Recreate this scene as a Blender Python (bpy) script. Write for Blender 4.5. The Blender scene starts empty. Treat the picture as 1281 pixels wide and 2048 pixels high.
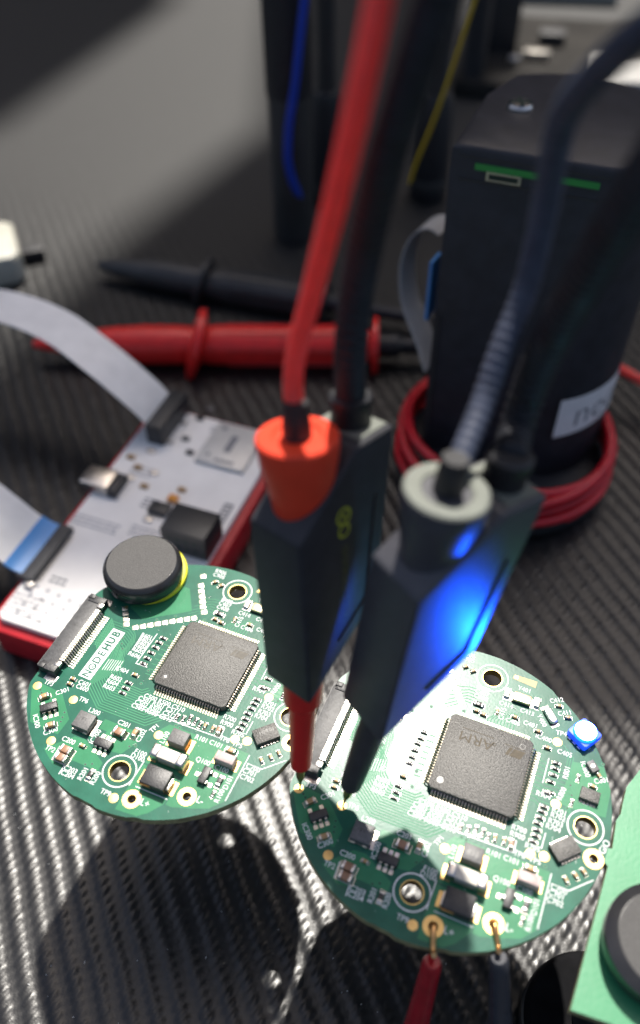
import bpy, bmesh, math, random
import numpy as np
from mathutils import Matrix, Vector

S = 0.001                      # everything below is written in millimetres
random.seed(7)
scene = bpy.context.scene
COL = scene.collection

# ------------------------------------------------------------------ camera
def rows(pitch, roll):
    f = Vector((0, math.cos(pitch), -math.sin(pitch))); r = Vector((1, 0, 0)); d = f.cross(r)
    c, s = math.cos(roll), math.sin(roll)
    return c * r + s * d, c * d - s * r, f
cd = bpy.data.cameras.new('camera'); cam = bpy.data.objects.new('camera', cd); COL.objects.link(cam)
rt, dn, fw = rows(0.82258536, 0.01372072)
m = Matrix((rt, -dn, -fw)).transposed().to_4x4()
m.translation = Vector((24.0986, -72.9722, 128.7157)) * S
cam.matrix_world = m
cd.sensor_fit = 'VERTICAL'; cd.sensor_height = 36; cd.sensor_width = 22.5
cd.lens = 1691.32 / 2048 * 36
cd.clip_start = 0.005; cd.clip_end = 60
cd.dof.use_dof = True; cd.dof.focus_distance = 0.147; cd.dof.aperture_fstop = 9.8
cd.dof.aperture_blades = 0
scene.camera = cam

# ------------------------------------------------------------------ light
SUN = Vector((0.10, 0.563, 1.0)).normalized()
elev = math.asin(SUN.z); azim = math.atan2(SUN.x, SUN.y)
w = bpy.data.worlds.new('World'); scene.world = w; w.use_nodes = True
nt = w.node_tree; bg = nt.nodes['Background']
sky = nt.nodes.new('ShaderNodeTexSky'); sky.sky_type = 'NISHITA'; sky.sun_disc = False
sky.dust_density = 4.0; sky.sun_elevation = elev; sky.sun_rotation = azim
nt.links.new(sky.outputs[0], bg.inputs[0]); bg.inputs[1].default_value = 0.075
sd = bpy.data.lights.new('sun', 'SUN'); sd.energy = 4.0; sd.angle = math.radians(1.2); sd.color = (1.0, 0.95, 0.87)
so = bpy.data.objects.new('sun', sd); COL.objects.link(so)
so.rotation_euler = SUN.to_track_quat('Z', 'Y').to_euler(); so.location = SUN * 2
vs = scene.view_settings; vs.view_transform = 'Standard'; vs.look = 'None'; vs.exposure = 0.9; vs.gamma = 1; vs.use_curve_mapping = False
scene.cycles.sample_clamp_indirect = 4.0
scene.cycles.max_bounces = 6

# ------------------------------------------------------------------ materials
def mat(name, col, rough=0.5, metal=0.0, var=0.0, vscale=400, bump=0.0, bscale=3000, spec=0.5, coat=0.0, emit=None, estr=0.0, col2=None, rvar=0.0, sub=0.0, trans=0.0):
    M = bpy.data.materials.new(name); M.use_nodes = True
    t = M.node_tree; b = t.nodes['Principled BSDF']
    b.inputs['Base Color'].default_value = (*col, 1); b.inputs['Roughness'].default_value = rough
    b.inputs['Metallic'].default_value = metal; b.inputs['Specular IOR Level'].default_value = spec
    b.inputs['Coat Weight'].default_value = coat; b.inputs['Coat Roughness'].default_value = 0.12
    if trans: b.inputs['Transmission Weight'].default_value = trans
    if sub: b.inputs['Subsurface Weight'].default_value = sub; b.inputs['Subsurface Radius'].default_value = (1.0, .3, .25); b.inputs['Subsurface Scale'].default_value = .003
    if emit: b.inputs['Emission Color'].default_value = (*emit, 1); b.inputs['Emission Strength'].default_value = estr
    if var or bump or col2 or rvar:
        tc = t.nodes.new('ShaderNodeTexCoord')
    if var or col2 or rvar:
        n = t.nodes.new('ShaderNodeTexNoise'); n.inputs['Scale'].default_value = vscale; n.inputs['Detail'].default_value = 5
        t.links.new(tc.outputs['Object'], n.inputs['Vector'])
    if var or col2:
        r = t.nodes.new('ShaderNodeValToRGB'); r.color_ramp.elements[0].position = 0.32; r.color_ramp.elements[1].position = 0.68
        c0 = [max(0, c * (1 - var)) for c in col]; c1 = [min(1, c * (1 + var)) for c in col] if not col2 else col2
        r.color_ramp.elements[0].color = (*c0, 1); r.color_ramp.elements[1].color = (*c1, 1)
        t.links.new(n.outputs['Fac'], r.inputs[0]); t.links.new(r.outputs[0], b.inputs['Base Color'])
    if rvar:
        mr = t.nodes.new('ShaderNodeMapRange'); mr.inputs['From Min'].default_value = 0.3; mr.inputs['From Max'].default_value = 0.7
        mr.inputs['To Min'].default_value = max(0.02, rough - rvar); mr.inputs['To Max'].default_value = min(1, rough + rvar)
        t.links.new(n.outputs['Fac'], mr.inputs['Value']); t.links.new(mr.outputs[0], b.inputs['Roughness'])
    if bump:
        n2 = t.nodes.new('ShaderNodeTexNoise'); n2.inputs['Scale'].default_value = bscale; n2.inputs['Detail'].default_value = 3
        t.links.new(tc.outputs['Object'], n2.inputs['Vector'])
        bp = t.nodes.new('ShaderNodeBump'); bp.inputs['Strength'].default_value = bump; bp.inputs['Distance'].default_value = 0.0001
        t.links.new(n2.outputs['Fac'], bp.inputs['Height']); t.links.new(bp.outputs[0], b.inputs['Normal'])
    return M

M = {}
M['mask']   = mat('solder_mask', (0.020, 0.118, 0.076), 0.29, var=0.16, vscale=260, bump=0.10, bscale=2200, spec=0.19)
M['pour']   = mat('solder_mask_over_copper', (0.040, 0.205, 0.100), 0.29, var=0.10, vscale=260, bump=0.10, bscale=2200, spec=0.17)
M['trace']  = mat('solder_mask_over_trace', (0.050, 0.230, 0.120), 0.45, spec=0.16)
M['edge']   = mat('laminate_edge', (0.30, 0.27, 0.13), 0.7, var=0.35, vscale=900, bump=0.8, bscale=3500)
M['silk']   = mat('white_silkscreen', (0.80, 0.81, 0.80), 0.7, spec=0.2, var=0.05, vscale=900)
M['gold']   = mat('gold_plating', (0.66, 0.45, 0.18), 0.44, metal=1, var=0.08, vscale=900)
M['goldrim']= mat('gold_hole_wall', (0.62, 0.47, 0.18), 0.4, metal=1)
M['leadtin'] = mat('lead_tin', (0.46, 0.40, 0.31), 0.36, metal=1, var=0.2, vscale=2500)
M['tin']    = mat('solder_tin', (0.62, 0.59, 0.55), 0.30, metal=1, var=0.12, vscale=2500, bump=0.6, bscale=2500)
M['padtin'] = mat('tinned_pad', (0.74, 0.69, 0.58), 0.38, metal=1, var=0.10, vscale=1500, bump=0.5, bscale=1600)
M['chip']   = mat('moulded_epoxy', (0.075, 0.072, 0.066), 0.45, var=0.75, vscale=4600, bump=1.0, bscale=4200, spec=0.5)
M['etch']   = mat('laser_etch', (0.085, 0.070, 0.048), 0.75, var=0.2, vscale=3000)
M['etchfaint'] = mat('faint_laser_etch', (0.088, 0.078, 0.062), 0.6, var=0.3, vscale=3000)
M['etchdk'] = mat('mould_mark', (0.025, 0.025, 0.026), 0.35)
M['epoxy']  = mat('dark_epoxy', (0.026, 0.026, 0.028), 0.42, var=0.3, vscale=3000, bump=0.4, bscale=4000)
M['ferrite']= mat('grey_ferrite', (0.115, 0.113, 0.112), 0.5, var=0.2, vscale=2500, bump=0.5, bscale=3500)
M['tan']    = mat('tan_ceramic', (0.40, 0.25, 0.11), 0.42, var=0.12, vscale=1500)
M['brown']  = mat('brown_ceramic', (0.30, 0.155, 0.085), 0.4, var=0.12, vscale=1500)
M['mauve']  = mat('mauve_ceramic', (0.42, 0.33, 0.31), 0.45, var=0.1, vscale=1500)
M['white']  = mat('white_ceramic', (0.62, 0.57, 0.48), 0.4, var=0.05, vscale=900)
M['rblack'] = mat('resistor_glaze', (0.03, 0.028, 0.026), 0.3)
M['lid']    = mat('crystal_lid', (0.85, 0.72, 0.46), 0.3, metal=1, var=0.06, vscale=800)
M['lid2']   = mat('pale_crystal_lid', (0.86, 0.84, 0.80), 0.36, metal=1, var=0.05, vscale=800)
M['conn']   = mat('connector_plastic', (0.060, 0.060, 0.062), 0.5, var=0.25, vscale=1200, bump=0.4, bscale=2500)
M['latch']  = mat('latch_plastic', (0.028, 0.028, 0.030), 0.45, var=0.3, vscale=1500, bump=0.4)
M['via']    = mat('via_hole', (0.004, 0.02, 0.016), 0.5)
M['bare']   = mat('bare_laminate', (0.36, 0.30, 0.12), 0.5, var=0.2, vscale=900)
M['ledw']   = mat('led_case', (0.75, 0.76, 0.80), 0.45)
M['ledon']  = mat('lit_blue_led', (0.2, 0.4, 0.9), 0.4, emit=(0.12, 0.50, 1.0), estr=60)
M['ledrim'] = mat('blue_led_rim', (0.1, 0.3, 0.9), 0.4, emit=(0.0, 0.03, 1.0), estr=9)
M['ledcase'] = mat('glowing_led_case', (0.12, 0.18, 0.55), 0.45, emit=(0.0, 0.06, 1.0), estr=0.55)
M['ledoff'] = mat('unlit_led', (0.65, 0.68, 0.66), 0.3, coat=0.5)
M['black']  = mat('black_plastic', (0.016, 0.016, 0.019), 0.52, var=0.3, vscale=700, bump=0.35, bscale=2500)
M['baseblk'] = mat('dull_black_base', (0.008, 0.008, 0.009), 0.8, var=0.3, vscale=300, spec=0.04)
M['case']   = mat('probe_case', (0.058, 0.058, 0.068), 0.44, var=0.12, vscale=500, bump=0.2, bscale=3500, spec=0.5)
M['tipblk'] = mat('charcoal_sleeve', (0.048, 0.044, 0.046), 0.5, var=0.15, vscale=600)
M['clipblk'] = mat('glossy_black_sleeve', (0.045, 0.048, 0.058), 0.24, var=0.1, vscale=500)
M['caseb']  = mat('matt_probe_case', (0.036, 0.036, 0.042), 0.48, var=0.15, vscale=500, bump=0.25, bscale=3500, spec=0.3)  # darker, duller copy of the probe case, standing for blocked blue light
M['rubber'] = mat('matt_black_rubber', (0.050, 0.048, 0.047), 0.62, var=0.35, vscale=5000, bump=0.7, bscale=5200)
M['rubberg']= mat('gloss_black_rim', (0.020, 0.020, 0.022), 0.26, var=0.1, vscale=500)
M['red']    = mat('red_plastic', (0.72, 0.022, 0.018), 0.36, var=0.08, vscale=300, bump=0.15, bscale=1500)
M['redcup'] = mat('orange_red_plastic', (0.80, 0.055, 0.020), 0.40, var=0.06, vscale=300, bump=0.2, bscale=2000)
M['redcab'] = mat('red_silicone', (0.92, 0.085, 0.070), 0.40, sub=0.9, var=0.08, vscale=400, bump=0.15, bscale=1500)
M['dkred']  = mat('dark_red_plastic', (0.33, 0.008, 0.016), 0.25, var=0.15, vscale=500)
M['reddull']= mat('red_tray', (0.50, 0.012, 0.020), 0.45, var=0.15, vscale=200, bump=0.2)
M['yellow'] = mat('yellow_washer', (0.62, 0.60, 0.03), 0.42, var=0.12, vscale=700)
M['copper'] = mat('copper_hook', (0.80, 0.42, 0.16), 0.3, metal=1, var=0.15, vscale=1500)
M['pin']    = mat('gold_pin', (0.80, 0.60, 0.25), 0.28, metal=1, var=0.1, vscale=1500)
M['hose']   = mat('black_gooseneck', (0.018, 0.019, 0.024), 0.55, spec=0.3, var=0.2, vscale=500)
M['sleeve'] = mat('black_cable_sleeve', (0.060, 0.070, 0.105), 0.5, spec=0.35, var=0.2, vscale=500)
M['paletop']= mat('pale_end_face', (0.150, 0.162, 0.138), 0.6, var=0.12, vscale=500)
M['ring']   = mat('yellow_green_print', (0.42, 0.47, 0.04), 0.5)
M['ringdk'] = mat('dim_print', (0.09, 0.10, 0.03), 0.5)
M['pcbw']   = mat('white_solder_mask', (0.93, 0.895, 0.855), 0.42, var=0.04, vscale=150)
M['inkgrey']= mat('grey_print', (0.20, 0.20, 0.22), 0.6)
M['inkpale']= mat('pale_grey_print', (0.42, 0.42, 0.44), 0.6)
M['beige']  = mat('beige_socket', (0.62, 0.60, 0.57), 0.4, metal=0.2, var=0.06, vscale=200)
M['steel']  = mat('steel', (0.62, 0.58, 0.53), 0.3, metal=1, var=0.15, vscale=400)
M['amber']  = mat('amber_led', (0.75, 0.28, 0.02), 0.3)
M['ffc']    = mat('ribbon_white', (0.86, 0.83, 0.80), 0.42, var=0.05, vscale=200)
M['ffcblue']= mat('blue_stiffener', (0.06, 0.26, 0.62), 0.4)
M['ffcgrey']= mat('ribbon_grey', (0.40, 0.39, 0.38), 0.4, var=0.08, vscale=300)
M['bluew']  = mat('blue_wire', (0.010, 0.05, 0.42), 0.35)
M['yelw']   = mat('yellow_wire', (0.55, 0.36, 0.01), 0.4)
M['tower']  = mat('printed_black_plastic', (0.020, 0.020, 0.026), 0.5, var=0.25, vscale=250, bump=0.6, bscale=1800)
M['label']  = mat('white_label', (0.82, 0.79, 0.79), 0.5, var=0.04, vscale=300)
M['redwire']= mat('red_wire', (0.55, 0.012, 0.022), 0.35, var=0.1, vscale=300)
M['pcblight']= mat('light_green_mask', (0.038, 0.235, 0.105), 0.38, var=0.05, vscale=150, bump=0.2, bscale=1500)
M['greenpcb']= mat('bright_green_mask', (0.04, 0.30, 0.06), 0.4)
M['grey']   = mat('grey_case', (0.34, 0.33, 0.31), 0.5, var=0.1, vscale=60)
M['unitdk'] = mat('dull_charcoal', (0.022, 0.020, 0.018), 0.75, var=0.3, vscale=60, spec=0.12)
M['darkwall'] = mat('dim_wall_paint', (0.06, 0.058, 0.055), 0.8, var=0.1, vscale=4)  # for the unseen added surface that blocks the sky
M['cream']  = mat('cream_plastic', (0.40, 0.39, 0.33), 0.45, var=0.08, vscale=100)
M['darkbox']= mat('charcoal_case', (0.032, 0.031, 0.031), 0.5, var=0.2, vscale=80)

# ------------------------------------------------------------------ mesh helpers (mm in, metres out)
class MB:
    def __init__(s): s.v = []; s.f = []; s.m = []
    def add(s, vs, fs, mi=0):
        o = len(s.v); s.v += [tuple(p) for p in vs]; s.f += [[i + o for i in f] for f in fs]; s.m += [mi] * len(fs); return s
    def xf(s, start, mtx):
        for i in range(start, len(s.v)): s.v[i] = tuple(mtx @ Vector(s.v[i]))
    def poly(s, pts, z, mi=0): return s.add([(x, y, z) for x, y in pts], [list(range(len(pts)))], mi)
    def prism(s, pts, z0, z1, mi=0, top=None, side=None):
        n = len(pts); o = len(s.v)
        s.v += [(x, y, z0) for x, y in pts] + [(x, y, z1) for x, y in pts]
        s.f.append([o + i for i in range(n)][::-1]); s.m.append(mi)
        s.f.append([o + n + i for i in range(n)]); s.m.append(mi if top is None else top)
        for i in range(n):
            j = (i + 1) % n; s.f.append([o + i, o + j, o + n + j, o + n + i]); s.m.append(mi if side is None else side)
        return s
    def box(s, x0, x1, y0, y1, z0, z1, mi=0): return s.prism([(x0, y0), (x1, y0), (x1, y1), (x0, y1)], z0, z1, mi)
    def cbox(s, w, d, z0, z1, ch, mi=0, cx=0, cy=0, corner=0.0):
        def ring(hw, hd, z):
            if corner:
                c = min(corner, hw, hd)
                return [(cx - hw + c, cy - hd, z), (cx + hw - c, cy - hd, z), (cx + hw, cy - hd + c, z), (cx + hw, cy + hd - c, z),
                        (cx + hw - c, cy + hd, z), (cx - hw + c, cy + hd, z), (cx - hw, cy + hd - c, z), (cx - hw, cy - hd + c, z)]
            return [(cx - hw, cy - hd, z), (cx + hw, cy - hd, z), (cx + hw, cy + hd, z), (cx - hw, cy + hd, z)]
        R = [ring(w / 2 - ch * .3, d / 2 - ch * .3, z0), ring(w / 2, d / 2, z0 + ch * .6), ring(w / 2, d / 2, z1 - ch), ring(w / 2 - ch * .3, d / 2 - ch * .3, z1 - ch * .3), ring(w / 2 - ch, d / 2 - ch, z1)]
        return s.loft(R, mi)
    def loft(s, R, mi=0, caps=True):
        n = len(R[0]); o = len(s.v)
        for r in R: s.v += [tuple(p) for p in r]
        for k in range(len(R) - 1):
            for i in range(n):
                j = (i + 1) % n; s.f.append([o + k * n + i, o + k * n + j, o + (k + 1) * n + j, o + (k + 1) * n + i]); s.m.append(mi)
        if caps:
            s.f.append([o + i for i in range(n)][::-1]); s.m.append(mi)
            s.f.append([o + (len(R) - 1) * n + i for i in range(n)]); s.m.append(mi)
        return s
    def lathe(s, prof, n=32, cx=0, cy=0, mi=0, caps=True):
        return s.loft([[(cx + r * math.cos(2 * math.pi * i / n), cy + r * math.sin(2 * math.pi * i / n), z) for i in range(n)] for r, z in prof], mi, caps)
    def disc(s, cx, cy, r, z, n=20, mi=0): return s.poly([(cx + r * math.cos(2 * math.pi * i / n), cy + r * math.sin(2 * math.pi * i / n)) for i in range(n)], z, mi)
    def ring(s, cx, cy, r0, r1, z, n=40, mi=0):
        a = [(cx + r0 * math.cos(2 * math.pi * i / n), cy + r0 * math.sin(2 * math.pi * i / n), z) for i in range(n)]
        b = [(cx + r1 * math.cos(2 * math.pi * i / n), cy + r1 * math.sin(2 * math.pi * i / n), z) for i in range(n)]
        return s.add(a + b, [[i, n + i, n + (i + 1) % n, (i + 1) % n] for i in range(n)], mi)
    def ribbon(s, pts, wd, z, mi=0):
        P = [Vector(p) for p in pts]; L = []; R = []
        for i, p in enumerate(P):
            d0 = (P[i] - P[i - 1]).normalized() if i else None; d1 = (P[i + 1] - P[i]).normalized() if i < len(P) - 1 else None
            d = (d0 + d1).normalized() if d0 and d1 else (d0 or d1)
            k = 1 / max(0.35, d.dot(d1 or d)); nn = Vector((-d.y, d.x)) * wd / 2 * k
            L.append(p + nn); R.append(p - nn)
        for i in range(len(P) - 1):
            s.add([(*R[i], z), (*R[i + 1], z), (*L[i + 1], z), (*L[i], z)], [[0, 1, 2, 3]], mi)
        return s
    def tube(s, pts, rad, n=14, mi=0, caps=True):
        P = [Vector(p) for p in pts]; R = []; up = None
        for i, p in enumerate(P):
            d = (P[min(i + 1, len(P) - 1)] - P[max(i - 1, 0)]).normalized()
            if up is None: up = d.orthogonal().normalized()
            up = (up - d * up.dot(d)).normalized(); sd = d.cross(up)
            r = rad[i] if isinstance(rad, (list, tuple)) else rad
            R.append([p + (up * math.cos(2 * math.pi * k / n) + sd * math.sin(2 * math.pi * k / n)) * r for k in range(n)])
        return s.loft(R, mi, caps)
    def mesh(s, name, mats, smooth=35):
        me = bpy.data.meshes.new(name); me.from_pydata([(x * S, y * S, z * S) for x, y, z in s.v], [], s.f)
        for mm in (mats if isinstance(mats, (list, tuple)) else [mats]): me.materials.append(M[mm])
        me.polygons.foreach_set('material_index', s.m)
        bm = bmesh.new(); bm.from_mesh(me); bmesh.ops.recalc_face_normals(bm, faces=bm.faces) if not getattr(s, 'flat', False) else None
        bm.to_mesh(me); bm.free()
        if smooth:
            me.polygons.foreach_set('use_smooth', [True] * len(me.polygons)); me.set_sharp_from_angle(angle=math.radians(smooth))
        me.update(); return me
    def build(s, name, mats, parent=None, smooth=35, mtx=None):
        return link(name, s.mesh(name, mats, smooth), parent, mtx)

def link(name, me, parent=None, mtx=None):
    o = bpy.data.objects.new(name, me); COL.objects.link(o); o.parent = parent
    if mtx is not None: o.matrix_local = mtx
    return o
def at(x, y, z=0, a=0): return Matrix.Translation(Vector((x, y, z)) * S) @ Matrix.Rotation(math.radians(a), 4, 'Z')
def thing(name, label, cat, x=0, y=0, z=0, a=0, group=None, mtx=None):
    o = link(name, None, None, mtx if mtx is not None else at(x, y, z, a)); tag(o, label, cat, group); return o
def tag(o, label, cat, group=None):
    o['label'] = label; o['category'] = cat
    if group: o['group'] = group
    return o
def kind(o, k): o['kind'] = k; return o
def copy_tree(o, parent=None):
    c = o.copy(); COL.objects.link(c); c.parent = parent
    for ch in o.children: copy_tree(ch, c)
    return c
def spline(pts, step=1.0):
    P = [Vector(p) for p in pts]; P = [P[0] * 2 - P[1]] + P + [P[-1] * 2 - P[-2]]; out = []
    for i in range(1, len(P) - 2):
        n = max(2, int((P[i + 1] - P[i]).length / step))
        for k in range(n):
            t = k / n; a, b, c, d = P[i - 1], P[i], P[i + 1], P[i + 2]
            out.append(0.5 * ((2 * b) + (c - a) * t + (2 * a - 5 * b + 4 * c - d) * t * t + (3 * b - a - 3 * c + d) * t ** 3))
    out.append(P[-2]); return out
_txt = {}
def text_geo(body, size, bold=0.0):
    k = (body, size, bold)
    if k not in _txt:
        cu = bpy.data.curves.new('lettering', 'FONT'); cu.body = body; cu.size = size; cu.align_x = 'CENTER'; cu.align_y = 'CENTER'; cu.offset = bold; cu.resolution_u = 3
        ob = bpy.data.objects.new('lettering', cu); me = bpy.data.meshes.new_from_object(ob)
        _txt[k] = ([tuple(v.co) for v in me.vertices], [list(p.vertices) for p in me.polygons])
        bpy.data.objects.remove(ob); bpy.data.meshes.remove(me); bpy.data.curves.remove(cu)
    return _txt[k]
def put_text(mb, body, x, y, a, size, z, mi=0, bold=0.0, sx=1.0):
    vs, fs = text_geo(body, size, bold); c, s_ = math.cos(math.radians(a)), math.sin(math.radians(a))
    mb.add([(x + px * sx * c - py * s_, y + px * sx * s_ + py * c, z) for px, py, _ in vs], fs, mi)

# ------------------------------------------------------------------ the carbon weave mat
MATZ = -50.0
RD = Vector((0.366, -0.9306)); RN = Vector((0.9306, 0.366))       # along and across the ribs
def weave(x, y):
    u = x * RN.x + y * RN.y; v = x * RD.x + y * RD.y
    u = u + 0.10 * np.sin(v * 0.21) + 0.06 * np.sin(v * 0.53 + 1.3)
    P, Q = 4.37, 1.9
    c = np.floor(u / P); f = (u / P - c) - 0.5
    s = f * P
    jit = 0.18 * np.sin(c * 12.9898 + 0.7) * 1.0
    vv = (v + 0.10 * np.sin(v * 0.9 + c * 2.3) + 0.62 * s + 0.7 * c + jit) / Q
    k = np.floor(vv); g = vv - k - 0.5
    rnd = np.sin(c * 78.233 + k * 37.719) * 43758.5453; rnd = rnd - np.floor(rnd)
    wv = np.clip(1 - (s / 1.48) ** 2, 0, 1)
    lens = np.clip(1 - (np.abs(g) / (0.18 + 0.34 * np.sqrt(wv) + 1e-6)) ** 2, 0, 1)
    bump = lens ** 0.8 * wv ** 0.8 * (0.25 + 0.15 * rnd)
    # the cross tows between two ribs, almost smooth
    s2 = np.abs(s) - P / 2
    low = 0.05 * np.clip(1 - (s2 / 1.0) ** 2, 0, 1) * (0.75 + 0.25 * np.cos(2 * math.pi * (vv + 0.5)))
    strand = 0.012 * np.sin(2 * math.pi * (g * 7)) * wv
    return np.maximum(bump, low) + strand * (bump > 0.05)
def grid(name, x0, x1, y0, y1, st, mtl):
    xs = np.arange(x0, x1, st); ys = np.arange(y0, y1, st); X, Y = np.meshgrid(xs, ys)
    Z = MATZ - 0.30 + weave(X, Y) * np.clip((335 - Y) / 110, 0, 1); nx, ny = len(xs), len(ys)
    me = bpy.data.meshes.new(name); me.vertices.add(nx * ny)
    me.vertices.foreach_set('co', (np.stack([X, Y, Z], -1).reshape(-1) * S).astype(np.float32))
    i = np.arange(nx * ny).reshape(ny, nx); q = np.stack([i[:-1, :-1], i[:-1, 1:], i[1:, 1:], i[1:, :-1]], -1).reshape(-1, 4)
    me.loops.add(q.size); me.loops.foreach_set('vertex_index', q.reshape(-1).astype(np.int32))
    me.polygons.add(len(q)); me.polygons.foreach_set('loop_start', np.arange(0, q.size, 4, dtype=np.int32))
    me.polygons.foreach_set('use_smooth', np.ones(len(q), dtype=bool)); me.update(calc_edges=True); me.validate()
    me.materials.append(M[mtl]); return link(name, me)
M['mat'] = mat('carbon_weave_vinyl', (0.0120, 0.0119, 0.0123), 0.33, var=0.3, vscale=300, bump=0.25, bscale=2600, spec=0.52)
M['matfar'] = mat('carbon_weave_vinyl_far', (0.0120, 0.0119, 0.0123), 0.60, var=0.3, vscale=300, bump=0.25, bscale=2600, spec=0.52)
def far_rough(M_, r0, r1, y0, y1):
    t = M_.node_tree; b = t.nodes['Principled BSDF']; g = t.nodes.new('ShaderNodeNewGeometry'); sp = t.nodes.new('ShaderNodeSeparateXYZ'); mr = t.nodes.new('ShaderNodeMapRange')
    mr.inputs['From Min'].default_value = y0 * S; mr.inputs['From Max'].default_value = y1 * S; mr.inputs['To Min'].default_value = r0; mr.inputs['To Max'].default_value = r1
    t.links.new(g.outputs['Position'], sp.inputs[0]); t.links.new(sp.outputs['Y'], mr.inputs['Value']); t.links.new(mr.outputs[0], b.inputs['Roughness'])
far_rough(M['mat'], 0.345, 0.60, 150, 330)
kind(grid('mat_surface', -170, 170, -75, 330, 0.5, 'mat'), 'structure')
far = MB(); far.poly([(-2500, -600), (2500, -600), (2500, 3500), (-2500, 3500)], MATZ - 0.34)
kind(far.build('ground', 'matfar', smooth=0), 'structure')

# ------------------------------------------------------------------ the round circuit board
SMALL = [('c603', -19.08, -12.14, 45), ('c603', -14.83, -16.34, 45), ('c805', -3.3, -13.12, 0), ('c603', -0.85, -12.13, 90), ('c402', -7.8, -17.41, 0), ('c805', -9.67, -19.27, 0), ('c805', -9.61, -20.74, 0), ('r603', -3.78, -21.3, 90), ('c402', -16.48, -7.23, 0), ('c402', -16.48, -8.29, 0), ('c402', -6.85, -2.33, 0), ('r402', -7.06, -4.13, 0), ('r402', -6.97, -5.25, 0), ('r402', -7.0, -6.32, 0), ('r402', -6.14, 6.38, 0), ('r402', -6.4, 5.23, 0), ('r402', -6.44, 4.08, 0), ('r402', -6.59, 2.78, 0), ('r402', -6.65, 1.52, 0), ('r402', -6.72, 0.28, 0), ('c402', -3.38, 21.45, 45), ('c402', -1.95, 21.14, 45), ('r603', 0.86, 15.08, 0), ('c402', 0.76, 13.72, 0), ('c402', 2.04, 13.41, 0), ('c402', 4.11, 15.04, 90), ('c402', 7.18, 15.04, 0), ('c402', 11.42, 13.9, 0), ('c402', 13.43, 11.51, 0), ('c603w', 4.76, 18.98, 90), ('c603w', 9.95, 19.04, 90), ('c402', 13.57, 19.99, 10), ('c402', 15.43, 18.31, 10), ('c402', 22.2, 9.84, -45), ('c402', 21.61, 7.72, 0), ('r402', 15.41, 9.51, 0), ('r402', 15.46, 8.45, 0), ('r402', 15.37, 7.32, 0), ('r402', 15.28, 5.9, 0), ('r402', 15.12, 3.93, 0), ('r402', 19.14, 8.25, 90), ('r402', 18.95, 3.74, 90), ('r402', 15.25, 1.47, 0), ('r402', 15.15, 0.51, 0), ('r402', 15.1, -0.53, 0), ('r402', 14.97, -1.59, 0), ('r402', 15.04, -2.66, 0), ('r402', 15.06, -3.64, 0), ('r402', 14.93, -4.67, 0), ('c402', 20.7, -8.42, -45), ('c402', 21.88, -7.38, -45), ('c402', 22.84, -6.23, -45), ('r402', 15.59, 4.1, 0), ('r402', 4.1, -6.74, 90), ('r402', 5.2, -6.68, 90), ('r402', 6.24, -6.11, 90), ('r402', 7.33, -6.2, 90), ('r402', 8.38, -6.52, 90), ('c402', 9.31, -6.43, 90), ('c402', 10.75, -6.36, 90), ('c603s', 11.9, -6.37, 90), ('pad', 5.7, -7.52, 90), ('pad', 6.42, -7.13, 90), ('pad', 7.16, -6.96, 90), ('c603', 15.4, -8.91, 0), ('r603k', 16.09, -14.31, 90), ('r402', 16.04, -16.57, 90)]
MODPADS = [(-5.62, 19.79), (-4.94, 18.64), (-4.21, 17.56), (-3.54, 16.49), (-2.88, 15.45), (-2.09, 14.43), (-6.29, 21.95), (-12.19, 6.49), (-11.06, 7.22), (-9.96, 8.0), (-8.82, 8.78), (-7.69, 9.53), (-6.58, 10.3), (-5.43, 11.01), (-4.3, 11.78), (-3.18, 12.48), (-16.24, 9.53), (-15.53, 8.55), (-14.78, 7.51), (-14.14, 6.53)]
TEST = [(-13.25, -18.62), (-21.65, -10.69), (-14.22, -10.65), (1.74, -23.15), (2.79, -10.87), (14.94, -6.68), (16.98, -6.22), (16.83, 2.62), (14.78, 13.3)]
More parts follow.
